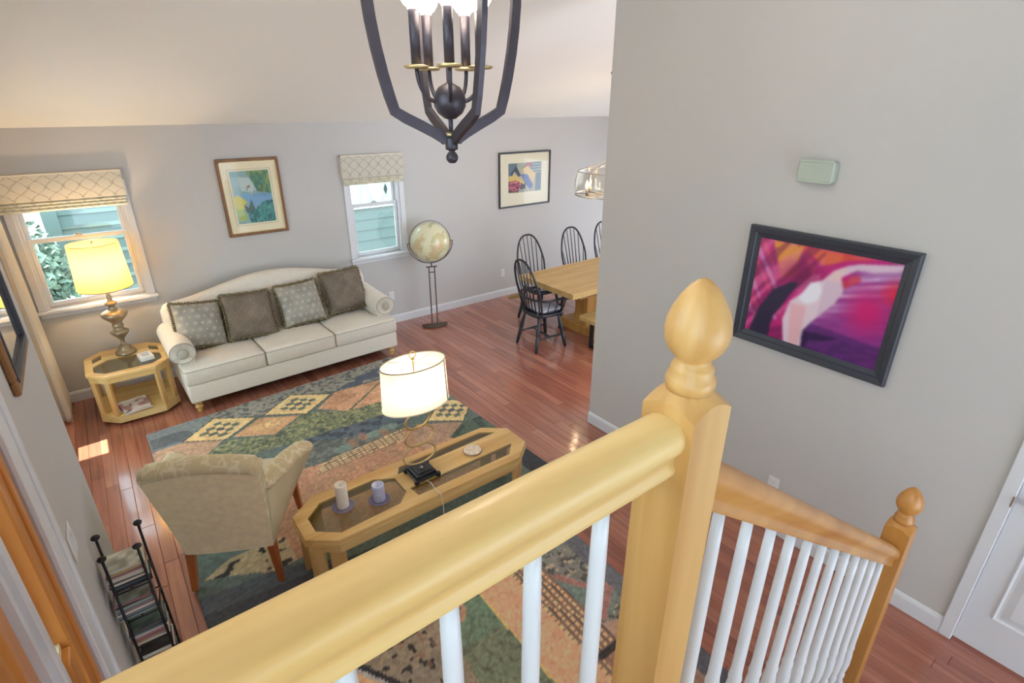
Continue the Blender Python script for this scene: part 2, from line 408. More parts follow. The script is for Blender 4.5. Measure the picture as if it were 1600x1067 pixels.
while x < FARX - 0.1:
    y = NEARY + 0.9 - rr.random() * 1.0
    while y < BY:
        i = rr.randrange(len(LENS)); Lk = LENS[i]
        if y + Lk > BY: 
            i = max([q for q in range(len(LENS)) if LENS[q] <= BY - y + 0.12] or [0]); Lk = LENS[i]
        yc = y + Lk / 2; q = project((x, yc, 0)); sc = 0.0
        if q and -60 < q[0] < 1660 and 0 < q[1] < 1120:
            sc = Lk * EYE / q[2] ** 3
            if (x > RX and yc < 2.9): sc = 0
            if x < LX and yc < 3.0: sc = 0
            if 0.0 < x < 2.36 and 2.5 < yc < 5.1: sc *= 0.05
            if 0.45 < x < 2.0 and 0.6 < yc < 2.2: sc *= 0.05
            if yc < 0.1 and x < 2.3: sc = 0
        planks.append((sc, x, yc, i, rr.randrange(len(PM)))); y += Lk
    x += PW
planks.sort(key=lambda q: -q[0])
for sc, x, yc, i, k in planks[:300]:
    o = bpy.data.objects.new('floor_plank', PMESH[i, k][0]); COL.objects.link(o); o.parent = floor; o.location = (x, yc, 0)
b = MB(); 
for sc, x, yc, i, k in planks[300:]:
    b.M = Matrix.Translation((x, yc, 0)); b.m = k; b._a(PMESH[i, k][1], PMESH[i, k][2])
o = b.build('floor_plank', PM, floor); o['kind'] = 'stuff'
# ---- back wall with two window openings (thickness 0.14)
W1 = (-0.545, 0.262, 0.94, 1.98); W2 = (2.42, 3.072, 0.94, 1.98)
def wall_x(name, x0, x1, y0, y1, ztop, holes, mtl):
    b = MB(); xs = sorted([x0, x1] + [h[0] for h in holes] + [h[1] for h in holes])
    for a, c in zip(xs[:-1], xs[1:]):
        h = [q for q in holes if q[0] <= a + 1e-6 and q[1] >= c - 1e-6]
        if h:
            b.box(a, c, y0, y1, 0, h[0][2]); b.box(a, c, y0, y1, h[0][3], ztop)
        else: b.box(a, c, y0, y1, 0, ztop)
    return struct(b.build(name, mtl))
wall_x('wall_back', LWX - 0.14, FARX, BY, BY + 0.14, 2.6, [W1, W2], M_wall)
def wall_y(name, x0, x1, y0, y1, holes, ztop=None):
    """wall along Y whose top follows the vault"""
    b = MB(); ys = sorted([y0, y1] + [h[0] for h in holes] + [h[1] for h in holes])
    def blk(a, c, z0, z1=None):
        za = z1 if z1 is not None else ceil_z(a) + 0.05; zc = z1 if z1 is not None else ceil_z(c) + 0.05
        vs = [(x0, a, z0), (x1, a, z0), (x1, c, z0), (x0, c, z0), (x0, a, za), (x1, a, za), (x1, c, zc), (x0, c, zc)]
        b._a(vs, [(0, 3, 2, 1), (4, 5, 6, 7), (0, 1, 5, 4), (1, 2, 6, 5), (2, 3, 7, 6), (3, 0, 4, 7)])
    for a, c in zip(ys[:-1], ys[1:]):
        h = [q for q in holes if q[0] <= a + 1e-6 and q[1] >= c - 1e-6]
        if h:
            zlo = 0
            for q in sorted(h, key=lambda q: q[2]):
                if q[2] > zlo: blk(a, c, zlo, q[2])
                zlo = q[3]
            blk(a, c, zlo)
        else: blk(a, c, 0)
    return struct(b.build(name, M_wall))
W3 = (3.22, 5.32, 0.42, 2.1)
wall_y('wall_left', LWX - 0.14, LWX, 3.0, BY, [W3])
wall_y('wall_entry', LX - 0.14, LX, NEARY, 3.12, [(0.50, 1.85, 0.0, 2.1), (0.50, 1.85, 2.35, 3.62), (-1.2, 0.2, 1.9, 3.9)])
struct(MB().box(LWX - 0.14, LX - 0.14, 3.0, 3.12, 0, 3.4).build('wall_return', M_wall))
wall_y('wall_right', RX, RX + 0.13, NEARY, 2.962, [(-0.62, 0.18, 0.0, 2.04)])
for nm, (p, q, u, v) in (('added_window_4', (0.50, 1.85, 2.35, 3.62)), ('added_window_5', (-1.2, 0.2, 1.9, 3.9))):  # both added out of view to light the foyer and right wall
    r = sroot(nm, (LX, (p + q) / 2, 0)); h = (q - p) / 2
    b = MB(); b.box(-0.12, -0.02, -h, -h + 0.05, u, v); b.box(-0.12, -0.02, h - 0.05, h, u, v); b.box(-0.12, -0.02, -h, h, u, u + 0.05); b.box(-0.12, -0.02, -h, h, v - 0.05, v); b.box(-0.09, -0.05, -0.015, 0.015, u, v); b.build('frame', M_trim, r)
    MB().box(-0.078, -0.074, -h + 0.05, h - 0.05, u + 0.05, v - 0.05).build('pane', M_pane, r)
struct(MB().box(LX - 1.5, LX - 0.14, NEARY, 2.6, 4.05, 4.2).build('sun_block_roof', M_exttrim))  # added unseen slab, keeps sun from the added windows off the rail
b = MB(); b.box(LX, 1.6, NEARY - 0.12, NEARY, 1.7, 5.3); b.box(1.6, RX, NEARY - 0.12, NEARY, 2.25, 5.3); struct(b.build('wall_rear_unseen', M_wall))  # unseen, put in to limit light from behind; openings sized for that
# sloped ceiling slab
CY0 = NEARY; b = MB(); z0 = ceil_z(CY0); z1 = ceil_z(BY + 0.14)
b._a([(LWX - 0.2, CY0, z0), (FARX, CY0, z0), (FARX, BY + 0.14, z1), (LWX - 0.2, BY + 0.14, z1)] + [(LWX - 0.2, CY0, z0 + 0.12), (FARX, CY0, z0 + 0.12), (FARX, BY + 0.14, z1 + 0.12), (LWX - 0.2, BY + 0.14, z1 + 0.12)],
     [(0, 1, 2, 3), (7, 6, 5, 4), (0, 4, 5, 1), (1, 5, 6, 2), (2, 6, 7, 3), (3, 7, 4, 0)])
struct(b.build('ceiling', M_ceil))
# baseboards: stepped profile with a small rounded top
def bb_x(name, x0, x1, y):
    pr = [(0, 0, 0), (0, -0.015, 0), (0, -0.015, 0.085), (0, -0.010, 0.098), (0, -0.004, 0.106), (0, 0, 0.108)]
    return struct(MB().sweep(pr, (x0, y, 0), (x1, y, 0)).build(name, M_trim))
def bb_y(name, y0, y1, x, s):
    pr = [(0, 0, 0), (s * 0.015, 0, 0), (s * 0.015, 0, 0.085), (s * 0.010, 0, 0.098), (s * 0.004, 0, 0.106), (0, 0, 0.108)]
    return struct(MB().sweep(pr, (x, y0, 0), (x, y1, 0)).build(name, M_trim))
bb_x('baseboard_back', LWX, FARX, BY)
bb_y('baseboard_right', 0.236, 2.962, RX, -1)
bb_y('baseboard_left', 3.12, BY, LWX, 1)
bb_y('baseboard_entry', 2.0, 3.12, LX, 1)
# ---- windows
def make_window(name, ox0, ox1, z0, z1, hole):
    """double hung window in the back wall"""
    r = sroot(name, ((ox0 + ox1) / 2, BY, 0)); cx = (ox0 + ox1) / 2; a = ox0 - cx; c = ox1 - cx; h0 = hole[0] - cx; h1 = hole[1] - cx
    b = MB()
    b.box(a, h0 + 0.008, -0.018, 0, z0, z1 + 0.06, 0.004); b.box(h1 - 0.008, c, -0.018, 0, z0, z1 + 0.06, 0.004); b.box(h0 + 0.008, h1 - 0.008, -0.018, 0, z1, z1 + 0.06, 0.004)
    b.build('casing', M_trim, r)
    MB().box(a - 0.02, c + 0.02, -0.06, 0.06, z0 - 0.03, z0 + 0.002, 0.006).build('stool', M_trim, r)
    MB().box(a, c, -0.016, 0, z0 - 0.075, z0 - 0.03, 0.004).build('apron', M_trim, r)
    b = MB(); b.box(h0, h0 + 0.03, 0.0, 0.14, z0, z1); b.box(h1 - 0.03, h1, 0.0, 0.14, z0, z1); b.box(h0, h1, 0, 0.14, z1 - 0.03, z1); b.box(h0, h1, 0.06, 0.14, z0, z0 + 0.03)
    b.build('frame', M_trim, r)
    zm = 1.545; i0 = h0 + 0.03; i1 = h1 - 0.03
    for nm, za, zb, y in (('lower_sash', z0 + 0.02, zm + 0.03, 0.045), ('upper_sash', zm - 0.02, z1 - 0.03, 0.085)):
        b = MB(); f = 0.036
        b.box(i0, i0 + f, y, y + 0.035, za, zb, 0.004); b.box(i1 - f, i1, y, y + 0.035, za, zb, 0.004)
        b.box(i0 + f, i1 - f, y, y + 0.035, za, za + f, 0.004); b.box(i0 + f, i1 - f, y, y + 0.035, zb - f, zb, 0.004)
        s = b.build(nm, M_trim, r)
        MB().box(i0 + f - 0.004, i1 - f + 0.004, y + 0.015, y + 0.019, za + f - 0.004, zb - f + 0.004).build('pane', M_pane, s)
    b = MB(); b.box(-0.03, 0.03, 0.03, 0.075, zm + 0.03, zm + 0.04, 0.003); b.tube([(-0.018, 0.05, zm + 0.046), (0.02, 0.04, zm + 0.048)], 0.006, 6)
    b.build('sash_lock', M_steel, r)
    return r
make_window('window_1', -0.60, 0.315, 0.94, 1.98, W1)
make_window('window_2', 2.366, 3.125, 0.94, 1.98, W2)
# window 3 in the left wall (seen only by its light)
r = sroot('window_3', (LWX, (W3[0] + W3[1]) / 2, 0)); ya = (W3[0] - W3[1]) / 2; yb = -ya
b = MB()
for (p, q, u, v) in ((ya - 0.055, ya, W3[2], W3[3] + 0.06), (yb, yb + 0.055, W3[2], W3[3] + 0.06), (ya, yb, W3[3], W3[3] + 0.06)): b.box(0, 0.018, p, q, u, v, 0.004)
b.build('casing', M_trim, r)
b = MB()
for (p, q, u, v) in ((ya, ya + 0.05, W3[2], W3[3]), (yb - 0.05, yb, W3[2], W3[3]), (ya, yb, W3[2], W3[2] + 0.05), (ya, yb, W3[3] - 0.05, W3[3]), (ya, yb, 1.2, 1.25)): b.box(-0.1, -0.05, p, q, u, v)
b.build('sash', M_trim, r); MB().box(-0.078, -0.074, ya + 0.05, yb - 0.05, W3[2] + 0.05, W3[3] - 0.05).build('pane', M_pane, r)
# ---- front door with sidelight in the entry wall
d = sroot('door_1', (LX, 0, 0))
b = MB(); DZ = 2.05
b.box(-0.10, -0.052, 0.56, 1.51, 0.01, DZ, 0.004)
leaf = b.build('door_leaf', M_doorz, d)
def raised_panel(y0, y1, z0, z1, parent, x, s=1, mtl=M_doorz, w=0.035):
    q = MB()
    def fr(y0, y1, z0, z1, xx): return [(xx, y0, z0), (xx, y1, z0), (xx, y1, z1), (xx, y0, z1)]
    rings = [fr(y0, y1, z0, z1, x), fr(y0 + 0.008, y1 - 0.008, z0 + 0.008, z1 - 0.008, x + s * 0.011), fr(y0 + w * .6, y1 - w * .6, z0 + w * .6, z1 - w * .6, x + s * 0.0025), fr(y0 + w, y1 - w, z0 + w, z1 - w, x + s * 0.0025),
             fr(y0 + w * 2.1, y1 - w * 2.1, z0 + w * 2.1, z1 - w * 2.1, x + s * 0.010)]
    vs = sum(rings, []); fs = []
    for i in range(len(rings) - 1):
        for k in range(4):
            l = (k + 1) % 4; fs.append([i * 4 + k, i * 4 + l, i * 4 + 4 + l, i * 4 + 4 + k])
    fs.append([len(vs) - 4 + k for k in range(4)])
    q._a(vs, fs); return q.build('door_panel', mtl, parent)
for (a, c) in ((0.68, 0.98), (1.10, 1.40)):
    raised_panel(a, c, 0.95, 1.66, leaf, -0.0525); raised_panel(a, c, 0.2, 0.80, leaf, -0.0525); raised_panel(a, c, 1.76, 1.95, leaf, -0.0525)
b = MB(); b.tube([(-0.05, 0.64, 0.98), (-0.01, 0.64, 0.98)], 0.012, 10); b.M = Matrix.Translation((0.01, 0.64, 0.98)) @ Matrix.Rotation(pi / 2, 4, 'Y'); b.lathe([(0.001, -0.03), (0.02, -0.025), (0.03, 0), (0.02, 0.022), (0.001, 0.026)], 14)
b.build('knob', M_gold, d)
b = MB(); b.box(-0.12, -0.035, 1.517, 1.548, 0, DZ); b.box(-0.12, -0.015, 1.548, 1.585, 0, DZ, 0.006); b.box(-0.12, -0.03, 1.585, 1.611, 0, DZ)
b.build('white_jamb', M_trim, d)
b = MB()   # sidelight frame in orange wood with its window opening from 1.22 m up
b.box(-0.11, -0.004, 1.69, 1.765, 0, 2.06, 0.006); b.box(-0.11, 0.004, 1.765, 1.79, 0, 2.06, 0.004); b.box(-0.11, -0.002, 1.79, 1.846, 0, 2.06, 0.006)
b.box(-0.11, -0.010, 1.611, 1.69, 0, 1.2, 0.004); b.box(-0.11, -0.010, 1.611, 1.69, 1.98, 2.06)
b.build('sidelight_frame', M_doorz, d)
b = MB(); b.box(-0.09, -0.06, 1.611, 1.632, 1.2, 1.98); b.box(-0.09, -0.05, 1.676, 1.69, 1.2, 1.98); b.box(-0.09, -0.03, 1.611, 1.69, 1.2, 1.222)
b.build('sidelight_bead', mat('cream_bead', (224, 208, 170), 0.5), d)
MB().box(-0.082, -0.078, 1.63, 1.68, 1.22, 1.98).build('sidelight_pane', M_pane, d)
b = MB(); b.box(-0.002, 0.016, 1.846, 1.94, 0, 2.2, 0.004); b.box(0.0, 0.026, 1.94, 1.975, 0, 2.2, 0.006); b.box(-0.002, 0.018, 0.42, 1.846, 2.07, 2.2, 0.004); b.box(-0.002, 0.018, 0.40, 0.5, 0, 2.2, 0.004)
b.build('casing', M_trim, d)
b = MB(); b.box(-0.12, -0.06, 0.5, 0.56, 0, 2.06); b.box(-0.12, 0.0, 0.5, 1.85, 2.052, 2.1); b.build('head_jamb', M_doorz, d)
# ---- white panelled closet door in the right wall
d = sroot('door_2', (RX, 0, 0)); leaf = MB().box(0.012, 0.05, -0.612, 0.176, 0.012, 2.03, 0.003).build('door_leaf', M_trim, d)
for (a, c) in ((-0.50, -0.26), (-0.165, 0.075)):
    for (u, v) in ((0.245, 0.80), (0.93, 1.5), (1.62, 1.9)): raised_panel(a, c, u, v, leaf, 0.0125, -1, M_trim, 0.03)
b = MB(); b.box(-0.018, 0.0, 0.178, 0.236, 0, 2.10, 0.004); b.box(-0.018, 0, -0.676, -0.618, 0, 2.1, 0.004); b.box(-0.018, 0, -0.676, 0.236, 2.04, 2.1, 0.004)
b.box(0.0, 0.13, 0.178, 0.19, 0, 2.05); b.box(0.0, 0.13, -0.63, -0.618, 0, 2.05); b.box(0, 0.13, -0.63, 0.19, 2.032, 2.05); b.build('casing', M_trim, d)
b = MB(); b.box(-0.0195, -0.017, 0.18, 0.187, 0.91, 0.97); b.build('strike_plate', M_steel, d)
b = MB(); b.M = Matrix.Translation((0.0, 0.105, 0.945)) @ Matrix.Rotation(-pi / 2, 4, 'Y'); b.lathe([(0.03, -0.012), (0.03, -0.005), (0.012, 0.0), (0.012, 0.03), (0.026, 0.04), (0.028, 0.055), (0.016, 0.066), (0.001, 0.067)], 18)
b.build('knob', M_standbrown, d)
# ---- upper landing and stairs under the rail
struct(MB().box(LX, 0.69, NEARY, 0.45, 1.05, 1.25).build('landing', M_oaky))
b = MB(); b.box(FARX, FARX + 0.12, 2.0, 2.9, 0, 4.0); b.box(FARX, FARX + 0.12, 5.7, BY, 0, 4.0); b.box(FARX, FARX + 0.12, 2.9, 5.7, 1.6, 4.0); struct(b.build('wall_far_unseen', M_wall))  # unseen, put in to cut light on the dining side; opening sized for light
b = MB(); b.box(5.2, FARX, 1.9, 2.0, 0, 4.2); struct(b.build('wall_side_unseen', M_wall))  # unseen, put in to hold back light from behind the right wall
b = MB(); b.box(LWX - 0.62, LWX - 0.14, 4.97, BY + 0.4, 2.55, 2.75); b.box(LWX - 1.0, LWX - 0.14, 2.2, 4.97, 2.55, 2.75); struct(b.build('sun_block_eave', M_exttrim))  # overhang added out of view to trim the sun patch at the left
RISE = 1.25 / 7; RUN = 0.252
st = sroot('stairs', (0.69, 0, 0))
for i in range(6):
    zt = 1.25 - RISE * (i + 1)
    MB().box(i * RUN, (i + 1) * RUN + 0.02, -0.62, 0.36, zt - 0.03, zt, 0.006).build('tread', M_oaky, st)
    MB().box(i * RUN, i * RUN + 0.018, -0.62, 0.36, zt, zt + RISE - 0.03).build('riser', M_trim, st)
MB()._a([(0, 0.36, 0), (6 * RUN + .1, 0.36, 0), (6 * RUN + .1, 0.36, RISE), (0, 0.36, 1.25), (0, 0.44, 0), (6 * RUN + .1, 0.44, 0), (6 * RUN + .1, 0.44, RISE), (0, 0.44, 1.25)],
        [(0, 1, 2, 3), (7, 6, 5, 4), (0, 4, 5, 1), (1, 5, 6, 2), (2, 6, 7, 3), (3, 7, 4, 0)]).build('stringer', M_trim, st)

# ================================================================== STAIR RAILING
NX, NY, NS = 0.623, 0.392, 0.089
rail = thing('stair_railing', 'honey maple stair railing with two newel posts and white balusters in the foreground', 'railing', (0, NY, 0))
def newel(px, zb, zt, parent, M_oakz):
    h = NS / 2; b = MB()
    n = 13
    def tz(x_, y_): return zt - 0.020 - 0.030 * max(0.0, math.hypot(x_, y_) - h) / (0.414 * h) * 0.5 + 0.016 * min(1.0, max(0.0, (h * 1.0 - math.hypot(x_, y_)) / (h * 0.35)))
    b.grid(lambda u, v: (px - h + NS * u, -h + NS * v, tz(-h + NS * u, -h + NS * v)), n, n, False)
    for (ax, sg) in ((0, -1), (0, 1), (1, -1), (1, 1)):
        vs_ = []
        for i in range(n):
            q = -h + NS * i / (n - 1); X_, Y_ = (sg * h, q) if ax == 0 else (q, sg * h)
            vs_ += [(px + X_, Y_, zb), (px + X_, Y_, tz(X_, Y_))]
        b._a(vs_, [[2 * i, 2 * i + 2, 2 * i + 3, 2 * i + 1] for i in range(n - 1)])
    p = b.build('newel_post', M_oakz, parent)
    prof = [(0.034, -0.008), (0.0355, 0.004), (0.0345, 0.012), (0.030, 0.018), (0.031, 0.024), (0.028, 0.031), (0.0235, 0.036), (0.024, 0.040), (0.030, 0.046), (0.038, 0.055), (0.0435, 0.068), (0.0452, 0.082), (0.0435, 0.097), (0.038, 0.113), (0.029, 0.130), (0.019, 0.144), (0.009, 0.153), (0.001, 0.156)]
    f = MB().lathe(prof, 32, (px, 0, zt)).build('finial', M_oakz, p)
    return p
newel(NX, 1.25, 2.312, rail, M_newel)
newel(2.262, 0.0, 1.165, rail, M_oakz_shaded)
def rail_prof(yc=0.0, zt=0.0, s=1.0):
    # bread-loaf handrail: rounded crown, cove, lower fillet
    P = [(-0.024, -0.088), (0.024, -0.088), (0.026, -0.078), (0.022, -0.070), (0.0225, -0.058), (0.031, -0.046), (0.0355, -0.034), (0.034, -0.018), (0.026, -0.006), (0.014, -0.001), (0.0, 0.0),
         (-0.014, -0.001), (-0.026, -0.006), (-0.034, -0.018), (-0.0355, -0.034), (-0.031, -0.046), (-0.0225, -0.058), (-0.022, -0.070), (-0.026, -0.078)]
    return [(0, y * s + yc, z * s + zt) for y, z in P]
o = MB().sweep(rail_prof(), (LX + 0.001, 0, 2.272), (NX - NS / 2 + 0.002, 0, 2.272), True).build('handrail', M_oakx, rail)
m_ = o.modifiers.new('e', 'EDGE_SPLIT'); m_.split_angle = radians(50)
SL = -0.722
o = MB().sweep([(0, y, z * 1.15) for _, y, z in rail_prof()], (NX + NS / 2 - 0.002, 0, 2.180), (2.262 - NS / 2 + 0.002, 0, 2.180 + SL * (2.262 - NS - NX)), True).build('handrail', M_oakx_shaded, rail)
m_ = o.modifiers.new('e', 'EDGE_SPLIT'); m_.split_angle = radians(50)
def baluster_prof(zb, zt):
    H = zt - zb; k = min(0.19, H * 0.2)
    return [(0.0155, zb + k), (0.0155, zb + k + 0.012), (0.0125, zb + k + 0.02), (0.0165, zb + k + 0.035), (0.0165, zb + k + 0.05), (0.0125, zb + k + 0.06), (0.0155, zb + k + 0.075), (0.0195, zb + k + 0.115), (0.0185, zb + k + 0.17),
            (0.0155, zb + k + 0.2), (0.0175, zb + k + 0.215), (0.0150, zb + k + 0.235), (0.0145, zb + k + 0.26), (0.0125, zt - 0.1), (0.0110, zt)]
def baluster(px, zb, zt):
    k = min(0.19, (zt - zb) * 0.2)
    b = MB().box(px - 0.016, px + 0.016, -0.016, 0.016, zb, zb + k, 0.003)
    b.lathe(baluster_prof(zb, zt), 14, (px, 0, 0))
    return b.build('baluster', M_baluster, rail)
for k in range(8): 
    px = 0.456 - 0.1225 * k
    if px > LX + 0.03: baluster(px, 1.25, 2.19)
for k in range(12):
    px = 0.781 + 0.1235 * k
    i = int((px - 0.69) / RUN); zb = 1.25 - RISE * (px - 0.60) / RUN - 0.02
    zt = 2.180 - 0.098 + SL * (px - NX - NS / 2)
    baluster(px, max(0.02, zb), zt)
# ================================================================== SOFA
SR = radians(1.6)
sofa = thing('sofa', 'long cream camel back sofa with rolled arms under the painting', 'sofa', (0.305, 5.265, 0), SR)
SW = 2.125
b = MB().box(0.0, SW, 0.0, 0.80, 0.115, 0.30, 0.012); b.build('base', M_sofa, sofa, bevel=0.012)
MB().box(0.04, SW - 0.04, 0.03, 0.78, 0.105, 0.118).build('dust_cover', M_dark_under, sofa)
def cushion_poly(poly, z0, z1, crown, name, parent, mtl, n=22):
    """upholstered block: outline poly, rounded edges, crowned top"""
    P = []
    N = len(poly)
    for i in range(N):   # resample with rounded corners
        p0 = Vector(poly[i - 1]); p1 = Vector(poly[i]); p2 = Vector(poly[(i + 1) % N]); r = 0.03
        a = p1 + (p0 - p1).normalized() * r; c = p1 + (p2 - p1).normalized() * r
        for t in (0, .33, .67, 1): P.append((a * (1 - t) ** 2 + p1 * 2 * t * (1 - t) + c * t * t))
    cx = sum(p.x for p in P) / len(P); cy = sum(p.y for p in P) / len(P); m = len(P)
    levels = [(-0.012, z0), (0.0, z0 + 0.015), (0.0, z1 - 0.035), (-0.004, z1 - 0.018), (-0.014, z1 - 0.006)]
    vs = []; fs = []
    for d, z in levels:
        q = inset([(p.x, p.y) for p in P], -d); vs += [(x, y, z) for x, y in q]
    top = [Vector((v[0], v[1])) for v in vs[-m:]]
    for k, f in enumerate((0.8, 0.55, 0.25)):
        zz = z1 - 0.006 + crown * (1 - f ** 2)
        vs += [(cx + (p.x - cx) * f, cy + (p.y - cy) * f, zz) for p in top]
    nl = len(levels) + 3
    for l in range(nl - 1):
        for i in range(m):
            j = (i + 1) % m; fs.append([l * m + i, l * m + j, (l + 1) * m + j, (l + 1) * m + i])
    vs.append((cx, cy, z1 - 0.006 + crown)); c = len(vs) - 1
    for i in range(m): fs.append([(nl - 1) * m + i, (nl - 1) * m + (i + 1) % m, c])
    fs.append(list(range(m))[::-1])
    b = MB(); b._a(vs, fs, True); o = b.build(name, mtl, parent)
    # welt along the upper front edge
    q = inset([(p.x, p.y) for p in P], 0.001); b = MB(); b.tube([(x, y, z1 - 0.02) for x, y in q], 0.0035, 6, True); b.build('piping', M_piping, o)
    return o
c1 = SW / 3
cushion_poly([(-0.005, -0.012), (c1 - 0.003, -0.012), (c1 - 0.003, 0.66), (0.135, 0.66), (0.135, 0.15), (-0.005, 0.15)], 0.302, 0.462, 0.018, 'seat_cushion', sofa, M_sofa)
cushion_poly([(c1 + 0.003, -0.012), (2 * c1 - 0.003, -0.012), (2 * c1 - 0.003, 0.66), (c1 + 0.003, 0.66)], 0.302, 0.462, 0.022, 'seat_cushion', sofa, M_sofa)
cushion_poly([(2 * c1 + 0.003, -0.012), (SW + 0.005, -0.012), (SW + 0.005, 0.15), (SW - 0.135, 0.15), (SW - 0.135, 0.66), (2 * c1 + 0.003, 0.66)], 0.302, 0.462, 0.018, 'seat_cushion', sofa, M_sofa)
def camel(x):
    t = (x - SW / 2) / (SW / 2); return 0.885 + 0.155 * (0.5 + 0.5 * cos(pi * min(1, abs(t) * 1.02))) 
def back_fn(u, v):
    xx = 0.012 + u * (SW - 0.024); zt = camel(xx); e = min(1.0, min(u, 1 - u) / 0.045); e = sqrt(1 - (1 - e) ** 2)
    zt -= 0.07 * (1 - e); th = 0.5 + 0.5 * e
    # closed section: v from 0 (front bottom) over top to back bottom
    fb, ft, bt, bbk = 0.615, 0.705, 0.835, 0.80
    if v < 0.42: t = v / 0.42; y = fb + (ft - fb) * t - 0.025 * sin(pi * t); z = 0.40 + (zt - 0.05 - 0.40) * t
    elif v < 0.62:
        a = (v - 0.42) / 0.2 * pi; ym = (ft + bt) / 2; y = ym - cos(a) * (bt - ft) / 2; z = zt - 0.05 + sin(a) * 0.05
    else: t = (v - 0.62) / 0.38; y = bt + (bbk - bt) * t; z = zt - 0.05 + (0.12 - zt + 0.05) * t
    ym = 0.755; return (xx, ym + (y - ym) * th, z)
b = MB(); b.grid(back_fn, 64, 30)
for k in (0, 63): b.f.append([j * 64 + k for j in range(30)]); b.mi.append(0); b.sm.append(True)
b.build('backrest', M_sofa, sofa)
for s, cx, nm in ((-1, 0.045, 'left'), (1, SW - 0.045, 'right')):
    b = MB(); y0, y1 = 0.135, 0.74
    inner = cx - s * 0.10
    b.box(min(cx + s * 0.045, inner + s * 0.01), max(cx + s * 0.045, inner + s * 0.01), y0 + 0.012, y1, 0.29, 0.58, 0.01)
    sec = []
    for k in range(24):
        a = 2 * pi * k / 24; sec.append((cx + 0.112 * cos(a), 0.578 + 0.104 * sin(a)))
    for k in range(8):
        t0 = k / 8; t1 = (k + 1) / 8
        pts = [(x, y0 + (y1 - y0) * t0, z + 0.03 * t0 ** 2) for x, z in sec] + [(x, y0 + (y1 - y0) * t1, z + 0.03 * t1 ** 2) for x, z in sec]
        b._a(pts, [[i, (i + 1) % 24, 24 + (i + 1) % 24, 24 + i] for i in range(24)], True)
    b._a([(x, y0, z) for x, z in sec], [list(range(24))]); 
    arm = b.build('arm', M_sofa, sofa)
    # pleated scroll front: fan ring, inner medallion, welt
    b = MB()
    for k in range(26):
        a0 = pi * (-0.28) + (pi * 1.56) * k / 26; a1 = a0 + pi * 1.56 / 26 * 0.8
        if True:
            pts = []
            for a in (a0, a1): pts += [(cx + 0.050 * cos(a), y0 - 0.006, 0.578 + 0.050 * sin(a)), (cx + 0.104 * cos(a), y0 - 0.001, 0.578 + 0.097 * sin(a))]
            am = (a0 + a1) / 2; pts += [(cx + 0.048 * cos(am), y0 - 0.014, 0.578 + 0.048 * sin(am)), (cx + 0.100 * cos(am), y0 - 0.013, 0.578 + 0.093 * sin(am))]
            b._a(pts, [[0, 1, 5, 4], [4, 5, 3, 2]], True)
    b.build('pleated_front', M_sofa, arm)
    b = MB(); b.M = Matrix.Translation((cx, y0 - 0.004, 0.572)) @ Matrix.Rotation(pi / 2, 4, 'X')
    b.lathe([(0.001, 0.016), (0.028, 0.015), (0.045, 0.009), (0.05, 0.0)], 24, ex=1.0, ey=1.0, cap=False); b.build('scroll_medallion', M_piping, arm)
    b = MB(); b.tube([(cx + 0.106 * cos(2 * pi * k / 32), y0 - 0.002, 0.578 + 0.099 * sin(2 * pi * k / 32)) for k in range(32)], 0.0045, 6, True); b.build('piping', M_piping, arm)
M_bun = wood('turned_maple_leg', (196, 146, 74), (222, 178, 104), 2, 0.3, 20, 0.2, 0.2)
for lx, ly in ((0.06, 0.06), (SW - 0.06, 0.06), (0.06, 0.74), (SW - 0.06, 0.74)):
    MB().lathe([(0.018, 0.0), (0.022, 0.01), (0.024, 0.028), (0.019, 0.036), (0.032, 0.046), (0.036, 0.058), (0.030, 0.07), (0.022, 0.076), (0.030, 0.084), (0.036, 0.096), (0.038, 0.116)], 20, (lx, ly, 0)).build('leg', M_bun, sofa)
